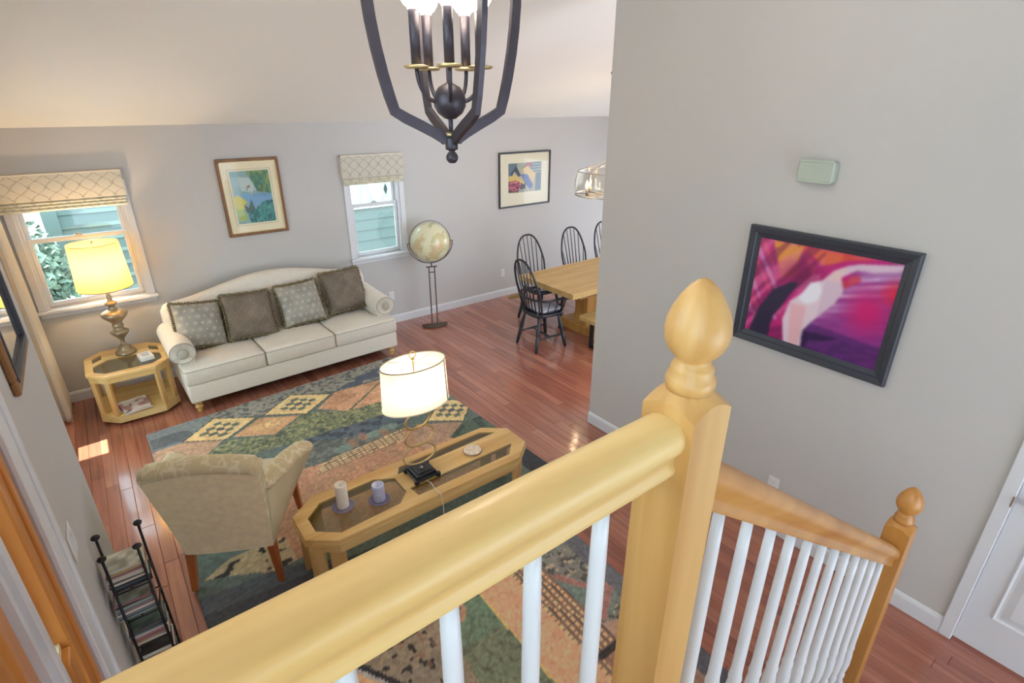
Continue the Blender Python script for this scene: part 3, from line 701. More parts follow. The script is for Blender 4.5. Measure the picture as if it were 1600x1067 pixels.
# ---- sofa pillows
def pillow(name, label, loc, size, rx, ry, rz, style, seed):
    t = thing(name, label, 'cushion', loc, 0, 'throw pillows on the cream sofa'); t.rotation_euler = (rx, ry, rz)
    n = 46; rr = random.Random(seed); hs = size / 2; vs = []; fs = []
    ph = [rr.random() * 6 for _ in range(4)]
    def pt(u, v, sgn):
        e = (1 - u ** 4) * (1 - v ** 4); th = 0.095 * max(0, e) ** 0.55 * (1 + 0.1 * sin(3 * u + ph[0]) * cos(2.5 * v + ph[1]))
        pin = 1 - 0.05 * (1 - u * u) * abs(v) ** 3; pin2 = 1 - 0.05 * (1 - v * v) * abs(u) ** 3
        return (u * hs * pin2, sgn * th, v * hs * pin)
    for sgn in (-1, 1):
        for j in range(n):
            for i in range(n): vs.append(pt(-1 + 2 * i / (n - 1), -1 + 2 * j / (n - 1), sgn))
    for s_ in (0, 1):
        o_ = s_ * n * n
        for j in range(n - 1):
            for i in range(n - 1):
                q = [o_ + j * n + i, o_ + j * n + i + 1, o_ + (j + 1) * n + i + 1, o_ + (j + 1) * n + i]; fs.append(q)
    b = MB(); b._a(vs, fs, True); o = b.build('pillow_cover', M_fabricv, t)
    U = np.array([v[0] / hs for v in vs]); V = np.array([v[2] / hs for v in vs])
    if style == 'dots':
        c = np.tile(np.array([158., 152., 142.]), (len(vs), 1)); c *= (0.93 + 0.14 * vn(U, V, 3, seed))[:, None]
        gx = (U * 3.4 + 0.5); gy = (V * 3.4 + 0.5); row = np.floor(gy); gx = gx + 0.5 * (row % 2)
        dd = np.hypot(gx - np.floor(gx) - .5, gy - np.floor(gy) - .5)
        c = mix(c, (176, 170, 160), (dd > 0.14) & (dd < 0.36) & ((np.floor(gx) + row) % 2 > 0.5), 0.8); c = mix(c, (206, 192, 158), dd < 0.13)
    else:
        c = np.tile(np.array([134., 120., 106.]), (len(vs), 1))
        q = np.minimum(np.abs(((U + V) * 7) % 1 - .5), np.abs(((U - V) * 7) % 1 - .5)); c = mix(c, (112, 98, 86), q < 0.12, 0.8); c *= (0.92 + 0.16 * vn(U, V, 2.5, seed))[:, None]
    tint(o, lin(np.clip(c, 0, 255)))
    # ruffled fringe
    b = MB(); N = 240; vs = []; fs = []
    for k in range(N):
        q = 4 * k / N; sd = int(q); f = -1 + 2 * (q - sd); u, v = ((f, -1), (1, f), (-f, 1), (-1, -f))[sd]
        px, _, pz = pt(u * 0.995, v * 0.995, 1)
        dx, dz = u, v; l = math.hypot(dx, dz); wv = 0.012 * sin(k * 1.7) + 0.006 * sin(k * 0.63 + ph[2]); ln = 0.026 + 0.010 * sin(k * 2.3 + ph[3])
        if abs(u) > abs(v): ox, oz = math.copysign(1, u), 0.25 * v
        else: ox, oz = 0.25 * u, math.copysign(1, v)
        vs += [(px, 0.004, pz), (px, -0.004, pz), (px + ox * ln, wv, pz + oz * ln)]
    for k in range(N):
        j = (k + 1) % N
        for a, c_ in ((0, 2), (2, 1), (1, 0)): fs.append([k * 3 + a, j * 3 + a, j * 3 + c_, k * 3 + c_])
    b._a(vs, fs, True); b.build('fringe', M_fringe, t)
    return t
M_fringe = mat('olive_fringe', (140, 124, 92), 0.95, vary=0.2, scale=40)
def onsofa(x, y): 
    return (0.305 + x * cos(SR) - y * sin(SR), 5.265 + x * sin(SR) + y * cos(SR))
for (nm, lab, wx, sz, tip, roll, yaw, style, sd, yy, zz) in (
    ('throw_pillow', 'grey dotted fringed pillow leaning at the left sofa arm', 0.585, 0.44, -0.50, 0.17, 0.14, 'dots', 1, 0.50, 0.690),
    ('throw_pillow', 'brown quilted fringed pillow between the two grey dotted pillows', 1.045, 0.45, -0.50, 0.05, -0.04, 'quilt', 2, 0.49, 0.688),
    ('throw_pillow', 'grey dotted fringed pillow second from the right sofa arm', 1.575, 0.44, -0.46, -0.03, 0.0, 'dots', 3, 0.50, 0.692),
    ('throw_pillow', 'brown quilted fringed pillow beside the right sofa arm', 2.085, 0.45, -0.40, -0.03, 0.02, 'quilt', 4, 0.535, 0.725)):
    px, py = onsofa(wx - 0.305, yy)
    pillow(nm, lab, (px, py, zz), sz, tip, roll, yaw + SR, style, sd)
# ================================================================== ARMCHAIR
AZ = radians(-28.6)
ac = thing('armchair', 'taupe damask armchair with curved arms and cherry legs seen from behind', 'armchair', (0.322, 3.215, 0), AZ)
ac.location.z = 0.0065
M_damask = vcol('damask_cream', 0.9, bump=0.15, bscale=240, spec=0.1, jitter=0.08)
def damask(o, base=(210, 190, 152), fig=(230, 216, 184)):
    me = o.data; co = np.empty(len(me.vertices) * 3); me.vertices.foreach_get('co', co); co = co.reshape(-1, 3)
    a = vn(co[:, 0] + 0.6 * co[:, 1], co[:, 2] + 0.8 * co[:, 1], 16, 2); c2 = vn(co[:, 0] - .3 * co[:, 1], co[:, 2] + co[:, 1], 23, 5)
    k = np.abs(a - 0.5) < 0.07; k |= np.abs(c2 - 0.5) < 0.045
    c = np.tile(np.array(base, float), (len(co), 1)); return tint(o, lin(mix(c, fig, k, 0.85)))
b = MB()
def seat_fn(u, v): 
    return (0, 0, 0)
cushion_poly([(-0.245, -0.30), (0.245, -0.30), (0.27, 0.33), (-0.27, 0.33)], 0.30, 0.455, 0.02, 'seat', ac, mat('ivory_upholstery', (206, 192, 160), 0.95, bump=0.15, bscale=240))
MB().box(-0.245, 0.245, -0.33, 0.31, 0.27, 0.335, 0.012).build('seat_rail', M_chairback, ac)
# backrest: wider at the top, reclined, with a rolled patterned crest
def bk(u, v):
    zz = 0.275 + (0.90 - 0.275) * v; hw = 0.243 + (0.292 - 0.243) * v
    yb = -0.335 - 0.125 * v ** 1.2
    return hw * (2 * u - 1), yb, zz
def bk_out(u, v):
    x_, y_, z_ = bk(u, v); return (x_, y_ - 0.012 * (1 - (2 * u - 1) ** 2), z_ + 0.045 * v * (1 - (2 * u - 1) ** 2) )
def bk_in(u, v):
    x_, y_, z_ = bk(u, v); return (x_ * 0.97, y_ + 0.105 - 0.02 * v + 0.02 * (2 * u - 1) ** 2, z_ + 0.045 * v * (1 - (2 * u - 1) ** 2))
b = MB(); b.grid(bk_out, 40, 40); b.build('back_panel', M_chairback, ac)
b = MB(); n = 40
b.grid(bk_in, n, n)
for u in (0.0, 1.0):
    pts = [bk_out(u, j / (n - 1)) for j in range(n)] + [bk_in(u, j / (n - 1)) for j in range(n)]
    b._a(pts, [[j, j + 1, n + j + 1, n + j] for j in range(n - 1)], False)
pts = [bk_out(i / (n - 1), 0) for i in range(n)] + [bk_in(i / (n - 1), 0) for i in range(n)]
b._a(pts, [[j, j + 1, n + j + 1, n + j] for j in range(n - 1)], False)
damask(b.build('backrest', M_damask, ac), (204, 188, 154))
def crest(u, v):
    uu = -0.012 + 1.024 * u; p0 = Vector(bk_out(uu, 1)); p1 = Vector(bk_in(uu, 1)); cc = (p0 + p1) / 2; r = (p1 - p0).length / 2 + 0.008
    a = pi * 1.12 - v * pi * 1.24
    e = 1 if 0.04 < u < 0.96 else 0.8
    return (cc.x, cc.y + r * e * cos(a), cc.z - 0.006 + 0.055 * e * sin(a))
b = MB(); b.grid(crest, 90, 24)
for k in (0, 89): b.f.append([j * 90 + k for j in range(24)]); b.mi.append(0); b.sm.append(False)
damask(b.build('crest_roll', M_damask, ac))
for s in (-1, 1):
    b = MB()
    def arm_top(t):   # t 0 at the back, 1 at the front end
        return Vector((s * (0.262 + 0.125 * t), -0.345 + 0.505 * t, 0.70 - 0.07 * t + 0.035 * sin(pi * t)))
    def arm_fn(u, v):
        t = v; c = arm_top(t); a = 2 * pi * u; e = 1.0
        if t > 0.9: e = sqrt(max(0.0, 1 - ((t - 0.9) / 0.1) ** 2)) * 0.98 + 0.02
        if t < 0.3: e = (0.5 + 0.5 * (t / 0.3)) * (sqrt(max(0.0, 1 - (1 - t / 0.06) ** 2)) * 0.98 + 0.02 if t < 0.06 else 1.0)
        return (c.x + 0.066 * e * cos(a), c.y, c.z + 0.052 * e * sin(a))
    b.grid(arm_fn, 40, 60, True, True)
    armo = damask(b.build('arm', M_damask, ac))
    # outer and inner side panels down to the seat rail
    b = MB(); nn = 20; vs = []; 
    for j in range(nn):
        t = j / (nn - 1); c = arm_top(t * 0.97); yb = -0.335 + 0.62 * t; 
        zb = 0.285
        top_o = (c.x + s * (0.02 + 0.03 * t), c.y, c.z - 0.025); bot_o = (s * (0.247 + 0.02 * t), yb, zb); top_i = (c.x - s * 0.045, c.y, c.z - 0.025); bot_i = (s * 0.20, yb, zb)
        vs += [top_o, bot_o, bot_i, top_i]
    fs = []
    for j in range(nn - 1):
        for k in range(4): fs.append([j * 4 + k, j * 4 + (k + 1) % 4, j * 4 + 4 + (k + 1) % 4, j * 4 + 4 + k])
    fs += [[0, 1, 2, 3], [len(vs) - 4 + k for k in range(4)]]
    b._a(vs, fs); b.build('side_panel', mat('ivory_side_%d' % s, (204, 188, 152), 0.95, bump=0.12, bscale=240), ac, bevel=0.01)
for lx, ly, dx, dy in ((-0.225, -0.31, -0.022, -0.03), (0.225, -0.31, 0.022, -0.03), (-0.225, 0.28, -0.005, 0.03), (0.225, 0.28, 0.005, 0.03)):
    b = MB(); q = 0.025; p = 0.016
    vs = [(lx + a * q, ly + c * q, 0.285) for a, c in ((-1, -1), (1, -1), (1, 1), (-1, 1))] + [(lx + dx + a * p, ly + dy + c * p, 0.006) for a, c in ((-1, -1), (1, -1), (1, 1), (-1, 1))]
    b._a(vs, [(0, 1, 2, 3), (7, 6, 5, 4)] + [(i, (i + 1) % 4, 4 + (i + 1) % 4, 4 + i) for i in range(4)]); b.build('leg', M_legwood, ac, bevel=0.004)

# ================================================================== RUGS
def rug(name, label, quad, fn, step=0.0125):
    (ax, ay), (bx, by), (cx, cy), (dx, dy) = quad    # near-left, near-right, far-right, far-left
    nu = int(math.hypot(bx - ax, by - ay) / step); nv = int(math.hypot(dx - ax, dy - ay) / step)
    v, u = np.meshgrid(np.linspace(0, 1, nv), np.linspace(0, 1, nu), indexing='ij'); u = u.ravel(); v = v.ravel()
    X = (ax * (1 - u) + bx * u) * (1 - v) + (dx * (1 - u) + cx * u) * v
    Y = (ay * (1 - u) + by * u) * (1 - v) + (dy * (1 - u) + cy * u) * v
    Z = np.full(X.shape, 0.011); edge = np.minimum.reduce([u * nu, (1 - u) * nu, v * nv, (1 - v) * nv]); Z[edge < 0.5] = 0.0035
    vs = list(map(tuple, np.stack([X, Y, Z], 1))); fs = []
    for j in range(nv - 1):
        for i in range(nu - 1):
            a = j * nu + i; fs.append((a, a + 1, a + nu + 1, a + nu))
    rim = [i for i in range(nu)] + [j * nu + nu - 1 for j in range(1, nv)] + [(nv - 1) * nu + i for i in range(nu - 2, -1, -1)] + [j * nu for j in range(nv - 2, 0, -1)]
    base = len(vs); vs += [(vs[i][0], vs[i][1], 0.001) for i in rim]; m = len(rim)
    for k in range(m): fs.append((rim[k], rim[(k + 1) % m], base + (k + 1) % m, base + k))
    me = bpy.data.meshes.new(name); me.from_pydata(vs, [], fs); me.materials.append(M_rug); me.update()
    o = bpy.data.objects.new(name, me); COL.objects.link(o); tag(o, label, 'rug')
    cc = fn(X, Y) * 1.12 + 26; g = cc.mean(1, keepdims=True); cc = g + (cc - g) * 0.68; cc = cc * np.array((1.05, 1.0, 0.93)); cc *= (0.9 + 0.2 * vn(X, Y, 75, 21))[:, None]; c = lin(np.clip(cc, 0, 255)); tint(o, np.concatenate([c, c[rim]])); return o
def speck(c, X, Y, mask, col, scale, thr, seed, a=0.8): 
    return mix(c, col, mask & (vn(X, Y, scale, seed) > thr), a)
TEAL = (74, 96, 98); GREY = (122, 124, 122); NAVY = (48, 54, 68); ORANGE = (176, 122, 90); SALMON = (168, 116, 90); YEL = (206, 174, 114); GREEN = (86, 104, 78)
def rug_living(X, Y):
    c = np.tile(np.array(TEAL, float), (len(X), 1)); A = np.ones(len(X), bool)
    c = mix(c, GREY, inpoly(X, Y, [(0.3, 5.5), (2.6, 5.5), (2.6, 4.6), (2.0, 4.9), (1.57, 4.9), (1.1, 5.09), (0.82, 4.86), (0.43, 5.07)]))
    m = inpoly(X, Y, [(0.3, 5.5), (2.6, 5.5), (2.6, 4.6), (1.57, 4.9), (1.1, 5.1), (0.82, 4.86), (0.43, 5.07)]); c = speck(c, X, Y, m, (66, 74, 84), 34, 0.63, 1)
    c = mix(c, (92, 112, 134), inpoly(X, Y, [(-0.2, 5.4), (0.32, 5.4), (0.42, 5.06), (0.14, 4.81), (-0.2, 4.78)]), 0.85)
    c = mix(c, (56, 66, 84), (vn(X, Y, 6, 4) > 0.62) & (X < 0.4) & (Y > 4.85), 0.6)
    c = mix(c, (54, 72, 100), inpoly(X, Y, [(1.55, 4.92), (1.86, 5.12), (2.2, 5.16), (2.02, 4.86)]) & (vn(X, Y, 9, 8) > 0.3), 0.9)
    g = inpoly(X, Y, [(0.2, 4.5), (0.47, 4.62), (0.79, 4.45), (1.13, 4.66), (1.61, 4.44), (2.0, 4.5), (1.9, 4.2), (1.19, 4.2), (0.63, 4.28), (0.2, 4.2)]); c = mix(c, (92, 108, 84), g); c = speck(c, X, Y, g, (138, 142, 92), 40, 0.56, 3); c = speck(c, X, Y, g, (56, 72, 70), 46, 0.68, 6)
    m = inpoly(X, Y, [(0.5, 4.65), (0.77, 4.84), (1.08, 4.66), (0.8, 4.47)]); c = mix(c, (184, 134, 92), m); c = mix(c, (206, 176, 116), m, 1.0 * 0.8) if False else c
    k = np.clip(1 - np.hypot((X - 0.8) / 0.2, (Y - 4.67) / 0.12), 0, 1); c = mix(c, (208, 182, 116), m * k * (vn(X, Y, 40, 2) > 0.3), 1.0)
    c = mix(c, (166, 128, 104), inpoly(X, Y, [(-0.12, 4.8), (0.13, 4.82), (0.42, 4.65), (0.22, 4.46), (-0.12, 4.5)]))
    m = inpoly(X, Y, [(1.25, 4.67), (1.50, 4.89), (2.05, 4.86), (1.85, 4.43), (1.46, 4.47)]); c = mix(c, ORANGE, m); c = mix(c, (196, 146, 110), m & (vn(X, Y, 7, 9) > 0.55), 0.6)
    c = mix(c, (92, 96, 74), np.abs((Y - 4.49) - (X - 1.52) * 0.75) < 0.014 * (m > 0))
    c = mix(c, (78, 92, 78), m & (np.abs((Y - 4.49) - (X - 1.52) * 0.75) < 0.015) & (X > 1.5) & (X < 1.75))
    for d in ([(0.15, 4.83), (0.43, 5.08), (0.74, 4.87), (0.44, 4.65)], [(0.82, 4.87), (1.13, 5.10), (1.45, 4.88), (1.14, 4.66)], [(1.98, 3.85), (2.28, 4.10), (2.50, 3.92), (2.24, 3.66)]):
        cx = sum(p[0] for p in d) / 4; cy = sum(p[1] for p in d) / 4
        big = [(cx + (p[0] - cx) * 1.07, cy + (p[1] - cy) * 1.07) for p in d]
        c = mix(c, (62, 64, 66), inpoly(X, Y, big)); c = mix(c, YEL, inpoly(X, Y, d))
        for ii in range(-2, 3):
            for jj in range(-2, 3):
                if abs(ii) + abs(jj) <= 2 and (ii + jj) % 2 == 0 or (ii, jj) in ((0, 0),):
                    ex = cx + 0.065 * ii; ey = cy + 0.052 * jj
                    c = mix(c, (66, 84, 84) if (ii, jj) != (0, 0) else (54, 66, 90), (np.abs(X - ex) < 0.034) & (np.abs(Y - ey) < 0.026), 0.9)
        c = mix(c, (150, 120, 74), (np.hypot((X - cx) / 0.155, (Y - cy) / 0.125) > 0.93) & (np.hypot((X - cx) / 0.155, (Y - cy) / 0.125) < 1.0) & inpoly(X, Y, d), 0.4)
    m = inpoly(X, Y, [(0.66, 4.24), (1.2, 4.23), (1.67, 4.2), (1.95, 4.14), (1.8, 3.95), (1.4, 4.0), (0.98, 4.17)]); c = mix(c, (66, 86, 110), m); c = speck(c, X, Y, m, (46, 58, 78), 22, 0.58, 5)
    m = inpoly(X, Y, [(0.5, 4.0), (0.98, 4.17), (1.4, 4.0), (1.75, 3.9), (1.7, 3.84), (0.9, 3.8), (0.5, 3.8)]); c = mix(c, (90, 102, 104), m); c = speck(c, X, Y, m, (66, 78, 82), 30, 0.5, 6)
    for (qx, qy) in ((1.2, 3.9), (1.5, 3.95), (1.65, 3.97)): c = mix(c, (92, 122, 122), np.hypot((X - qx) / 0.09, (Y - qy) / 0.05) < 1)
    for (qx, qy) in ((1.3, 3.93), (1.4, 3.97), (1.58, 3.91)): c = mix(c, (140, 98, 84), (np.hypot((X - qx) / 0.04, (Y - qy) / 0.07) < 1), 0.8)
    sm = inpoly(X, Y, [(0.4, 3.84), (1.02, 3.81), (1.78, 3.87), (2.0, 3.52), (2.6, 3.2), (2.6, 2.9), (0.3, 2.9), (0.3, 3.6)]); c = mix(c, SALMON, sm); c = mix(c, (146, 110, 84), sm & (vn(X, Y, 10, 3) > 0.6), 0.6)
    st_ = inpoly(X, Y, [(0.90, 3.68), (1.0, 3.815), (1.76, 3.875), (1.66, 3.705)]); tt = (Y - 3.69 - (X - 0.95) * 0.05) / 0.145; ring = (np.floor(tt * 5).astype(int) % 1 == 0) & ((tt * 5) % 1 < 0.5)
    c = mix(c, (120, 94, 72), st_); c = mix(c, (206, 176, 132), st_ & ring & ((X * 30) % 1 < 0.78))
    c = mix(c, (150, 118, 100), inpoly(X, Y, [(1.74, 3.72), (1.87, 3.85), (2.1, 3.72), (2.22, 3.64), (2.02, 3.5), (1.75, 3.46)]))
    m = inpoly(X, Y, [(2.0, 3.5), (2.24, 3.64), (2.6, 3.62), (2.6, 3.1), (2.2, 3.1)]); c = mix(c, (66, 92, 84), m); c = speck(c, X, Y, m, (46, 66, 66), 16, 0.5, 2)
    c = mix(c, (78, 104, 106), inpoly(X, Y, [(-0.2, 3.5), (0.34, 3.16), (0.17, 3.14), (-0.2, 3.10)])); m = inpoly(X, Y, [(-0.01, 3.08), (0.17, 3.18), (0.5, 3.16), (0.5, 2.9), (0.36, 2.9), (0.14, 3.02)]); c = mix(c, (164, 150, 112), m); c = speck(c, X, Y, m, (44, 46, 50), 26, 0.68, 7, 1.0)
    c = mix(c, (62, 74, 92), (Y < 2.9 + 0.1 * (0.4 - X).clip(0)) & (Y < 3.08 - 0.45 * X.clip(0))); c = mix(c, NAVY, (Y < 2.80 - 0.1 * X), 0.9)
    c = mix(c, NAVY, (X > 2.26) & (Y < 3.0)); c = mix(c, (96, 98, 104), np.minimum(X + 0.1, 2.46 - X) < 0.02, 0.7)
    return c * (0.92 + 0.16 * vn(X, Y, 60, 11))[:, None] * (0.95 + 0.1 * vn(X, Y, 5, 1))[:, None]
rug('area_rug', 'large southwestern patterned rug in teal and orange under the coffee table', [(-0.045, 2.32), (2.452, 2.32), (2.365, 5.335), (-0.10, 5.165)], rug_living)
def rug_entry(X, Y):
    c = np.tile(np.array((112, 106, 100), float), (len(X), 1)); A = np.ones(len(X), bool)
    c = mix(c, (126, 112, 92), vn(X, Y, 4, 2) > 0.5, 0.5); c = speck(c, X, Y, A, (42, 42, 48), 30, 0.72, 4, 1.0); c = speck(c, X, Y, A, (120, 84, 76), 26, 0.78, 9, 0.6)
    zz = Y - (2.03 - (X - 0.5) * 1.75); c = mix(c, (36, 38, 52), np.abs(zz) < 0.03); c = mix(c, (140, 140, 150), (zz < -0.03) & (zz > -0.075)); c = mix(c, (190, 140, 100), (zz < -0.075) & (X < 1.0))
    g = (X > 1.01 - (1.95 - Y).clip(0) * 0.1) & (X < 1.27); c = mix(c, (92, 110, 92), g); c = mix(c, (76, 116, 104), g & (Y > 1.9 - 0.4 * vn(X, Y, 3, 1)), 0.8); c = mix(c, (158, 116, 94), np.hypot((X - 1.09) / 0.055, (Y - 1.97) / 0.09) < 1 + 0.2 * np.sin(20 * Y))
    c = speck(c, X, Y, g, (70, 80, 74), 40, 0.7, 3, 0.7)
    o_ = (X >= 1.28) & (X < 1.70); c = mix(c, (198, 138, 106), o_); c = mix(c, (168, 116, 96), o_ & (vn(X, Y, 5, 7) > 0.55), 0.7); c = mix(c, (150, 132, 110), o_ & (Y > 2.02) & (vn(X, Y, 22, 7) > 0.35), 0.7); c = mix(c, (188, 158, 90), np.abs(X - 1.275) < 0.008)
    s_ = (X > 1.505) & (X < 1.70) & (Y < 1.98); tt = (X - 1.505) / 0.195; c = mix(c, (112, 84, 76), s_); c = mix(c, (196, 146, 104), s_ & ((tt * 5) % 1 < 0.5) & ((Y * 28) % 1 < 0.72)); c = mix(c, (74, 62, 62), s_ & ((tt * 5) % 1 > 0.9))
    r_ = X >= 1.70; c = mix(c, (98, 102, 106), r_); c = speck(c, X, Y, r_, (60, 62, 70), 34, 0.6, 5, 0.9); c = speck(c, X, Y, r_, (150, 140, 124), 40, 0.76, 8, 0.9); c = mix(c, (86, 104, 116), r_ & (Y > 1.95), 0.7)
    z2 = inpoly(X, Y, [(1.70, 1.84), (1.80, 1.72), (1.96, 1.5), (1.8, 1.4), (1.70, 1.44)]); c = mix(c, (84, 112, 116), z2, 0.9)
    for (p, q) in (((1.72, 1.80), (1.80, 1.66)), ((1.80, 1.66), (1.93, 1.55)), ((1.93, 1.55), (1.74, 1.42))):
        t = np.clip(((X - p[0]) * (q[0] - p[0]) + (Y - p[1]) * (q[1] - p[1])) / ((q[0] - p[0]) ** 2 + (q[1] - p[1]) ** 2), 0, 1)
        c = mix(c, (140, 90, 92), np.hypot(X - p[0] - t * (q[0] - p[0]), Y - p[1] - t * (q[1] - p[1])) < 0.022)
    c = mix(c, (150, 118, 104), inpoly(X, Y, [(1.70, 1.40), (1.86, 1.34), (1.7, 1.28)])); c = mix(c, (44, 42, 48), (np.abs(Y - 1.26) < 0.02) & (X > 1.55)); c = mix(c, (132, 92, 78), (Y < 1.24) & (X > 1.55) & (X < 1.9), 0.8)
    c = mix(c, (78, 84, 104), X > 1.955 - 0.04 * (2.1 - Y)); c = mix(c, (54, 58, 84), (X > 1.9) & (Y < 1.1), 0.7)
    return c * 1.14 * (0.92 + 0.16 * vn(X, Y, 70, 12))[:, None]
rug('entry_rug', 'smaller green and orange patterned rug seen through the white balusters', [(0.40, 0.60), (2.012, 0.60), (2.083, 2.24), (0.42, 2.24)], rug_entry, 0.01)

# ================================================================== COFFEE TABLE
def octa(x0, x1, y0, y1, cx, cy): return [(x0 + cx, y0), (x1 - cx, y0), (x1, y0 + cy), (x1, y1 - cy), (x1 - cx, y1), (x0 + cx, y1), (x0, y1 - cy), (x0, y0 + cy)]
CTX, CTY = 1.303, 2.694
ct = thing('coffee_table', 'long octagonal honey wood coffee table with smoked glass insets', 'coffee table', (CTX, CTY, 0))
HX, HY = 0.80, 0.237
out = octa(-HX, HX, -HY, HY, 0.155, 0.125)
def L(p): return [(x - CTX, y - CTY) for x, y in p]
gl = L([(0.69, 2.512), (1.075, 2.532), (1.155, 2.61), (1.155, 2.775), (1.035, 2.848), (0.675, 2.836), (0.575, 2.745), (0.575, 2.61)])
su = L([(1.19, 2.80), (2.0, 2.815), (1.90, 2.885), (1.23, 2.865)])
sl = L([(1.19, 2.625), (1.20, 2.53), (1.915, 2.53), (2.005, 2.625)])
# top: solid board pieced round the openings by a 2-d boolean (built with bmesh fill)
def board_with_holes(outer, holes, z0, z1):
    bm = bmesh.new(); edges = []
    for loop in [outer] + holes:
        vv = [bm.verts.new((x, y, z1)) for x, y in loop]
        for i in range(len(vv)): edges.append(bm.edges.new((vv[i], vv[(i + 1) % len(vv)])))
    r = bmesh.ops.triangle_fill(bm, use_beauty=True, use_dissolve=False, edges=edges)
    def inside_hole(f):
        c = f.calc_center_median(); return any(inpoly(np.array([c.x]), np.array([c.y]), h)[0] for h in holes)
    bad = [f for f in bm.faces if inside_hole(f)]
    if bad: bmesh.ops.delete(bm, geom=bad, context='FACES')
    ex = bmesh.ops.extrude_face_region(bm, geom=list(bm.faces))
    for v in ex['geom']:
        if isinstance(v, bmesh.types.BMVert): v.co.z = z0
    bm.verts.ensure_lookup_table(); idx = {v: i for i, v in enumerate(bm.verts)}
    vs = [tuple(v.co) for v in bm.verts]; fs = [[idx[v] for v in f.verts] for f in bm.faces]; bm.free()
    return vs, fs
b = MB(); b._a(*board_with_holes(out, [gl, su, sl], 0.392, 0.42)); b.build('tabletop', M_oakx, ct, bevel=0.003)
MB().ringprism(inset(out, -0.006), inset(out, 0.02), 0.372, 0.393).build('edge_moulding', M_oakx, ct)
MB().ringprism(inset(out, 0.012), inset(out, 0.035), 0.315, 0.373).build('apron', M_oakx, ct)
for q in (gl, su, sl): MB().prism(inset(q, -0.004), 0.4095, 0.4185).build('glass_inset', M_smoked, ct)
for sx in (-1, 1):
    for sy in (-1, 1):
        cxx = sx * (HX - 0.09); cyy = sy * (HY - 0.08)
        a = MB(); 
        p0 = Vector((sx * (HX - 0.155 - 0.02), sy * (HY - 0.013))); p1 = Vector((sx * (HX - 0.013), sy * (HY - 0.125 - 0.02)))
        tdir = (p1 - p0); nrm = Vector((-tdir.y, tdir.x)).normalized()
        if nrm.dot(Vector((sx, sy))) > 0: nrm = -nrm
        qd = [p0, p0 + tdir * 0.42, p0 + tdir * 0.42 + nrm * 0.03, p0 + nrm * 0.03]; a.prism([(v.x, v.y) for v in (qd if True else qd)], 0.011, 0.36)
        qd = [p0 + tdir * 0.58, p1, p1 + nrm * 0.03, p0 + tdir * 0.58 + nrm * 0.03]; a.prism([(v.x, v.y) for v in qd], 0.011, 0.36)
        a.build('leg', M_oakz, ct, bevel=0.004)
# ---- lamp on the coffee table
lx, ly = 1.318, 2.70
lamp = thing('table_lamp', 'lit lamp with white oval drum shade and stacked brass rings on coffee table', 'table lamp', (lx, ly, 0.42))
b = MB(); b.box(-0.07, 0.07, -0.07, 0.07, 0.028, 0.05, 0.004); b.box(-0.082, 0.082, -0.082, 0.082, 0.014, 0.03, 0.004); b.box(-0.05, 0.05, -0.05, 0.05, 0.05, 0.056, 0.002)
base = b.build('base', M_black, lamp)
for sx in (-1, 1):
    for sy in (-1, 1): MB().box(sx * 0.078 - 0.014, sx * 0.078 + 0.014, sy * 0.078 - 0.014, sy * 0.078 + 0.014, 0, 0.034, 0.004).build('foot', M_black, base)
MB().lathe([(0.014, 0.055), (0.012, 0.062), (0.007, 0.068), (0.007, 0.092), (0.010, 0.096), (0.005, 0.102)], 14).build('stem', M_steel, lamp)
for i, (zc, wdt, off) in enumerate(((0.170, 0.116, -0.006), (0.302, 0.106, 0.004), (0.425, 0.093, 0.0))):
    b = MB(); b.tube([(off + wdt * cos(2 * pi * k / 36), 0.012 * sin(2 * pi * k / 36 + i), zc + 0.064 * sin(2 * pi * k / 36)) for k in range(36)], 0.0070, 8, True)
    b.box(off - 0.012, off + 0.012, -0.008, 0.008, zc + 0.058, zc + 0.072, 0.002); b.build('ring', M_brasspale, lamp)
b = MB(); b.tube([(0, 0, 0.49), (0, 0, 0.84)], 0.005, 8); b.tube([(0, 0, 0.842), (0, 0, 0.852)], 0.011, 8)
b.tube([(0.022 * cos(2 * pi * k / 20), 0, 0.878 + 0.022 * sin(2 * pi * k / 20)) for k in range(20)], 0.0036, 6, True); b.build('finial', M_brasspale, lamp)
SXR, SYR = 0.213, 0.132
def oval(r, z, n=56, t=0.0): return [(r * SXR * cos(2 * pi * k / n), (SYR + (r - 1) * SXR) * sin(2 * pi * k / n), z) for k in range(n)]
b = MB(); n = 56; vs = []; 
for z, r in ((0.545, 1.035), (0.60, 1.025), (0.74, 1.0), (0.825, 0.985)): vs += oval(r, z)
b._a(vs, [[i * n + k, i * n + (k + 1) % n, (i + 1) * n + (k + 1) % n, (i + 1) * n + k] for i in range(3) for k in range(n)], True)
sh = b.build('lamp_shade', M_shade_c, lamp)
M_trimgrey = mat('grey_shade_trim', (150, 138, 122), 0.8)
for z, r, m in ((0.826, 0.987, M_trimgrey), (0.547, 1.037, mat('pale_shade_trim', (236, 226, 214), 0.8))):
    b = MB(); b.tube(oval(r, z), 0.0035, 6, True); b.build('shade_trim', m, sh)
b = MB(); a = radians(-38); b.tube([(1.005 * SXR * rr_ * cos(a), (SYR + (rr_ - 1) * SXR) * sin(a) - 0.001, z) for z, rr_ in ((0.55, 1.04), (0.62, 1.028), (0.74, 1.006), (0.825, 0.99))], 0.004, 6); b.build('shade_seam', M_trimgrey, sh)
b = MB()
for a in (0.6, 0.6 + pi / 2 * 1.0, 0.6 + pi, 0.6 + 3 * pi / 2): b.tube([(0, 0, 0.82), (0.97 * SXR * cos(a), 0.97 * SYR * sin(a), 0.82)], 0.0018, 6)
b.build('shade_spider', M_steel, sh)
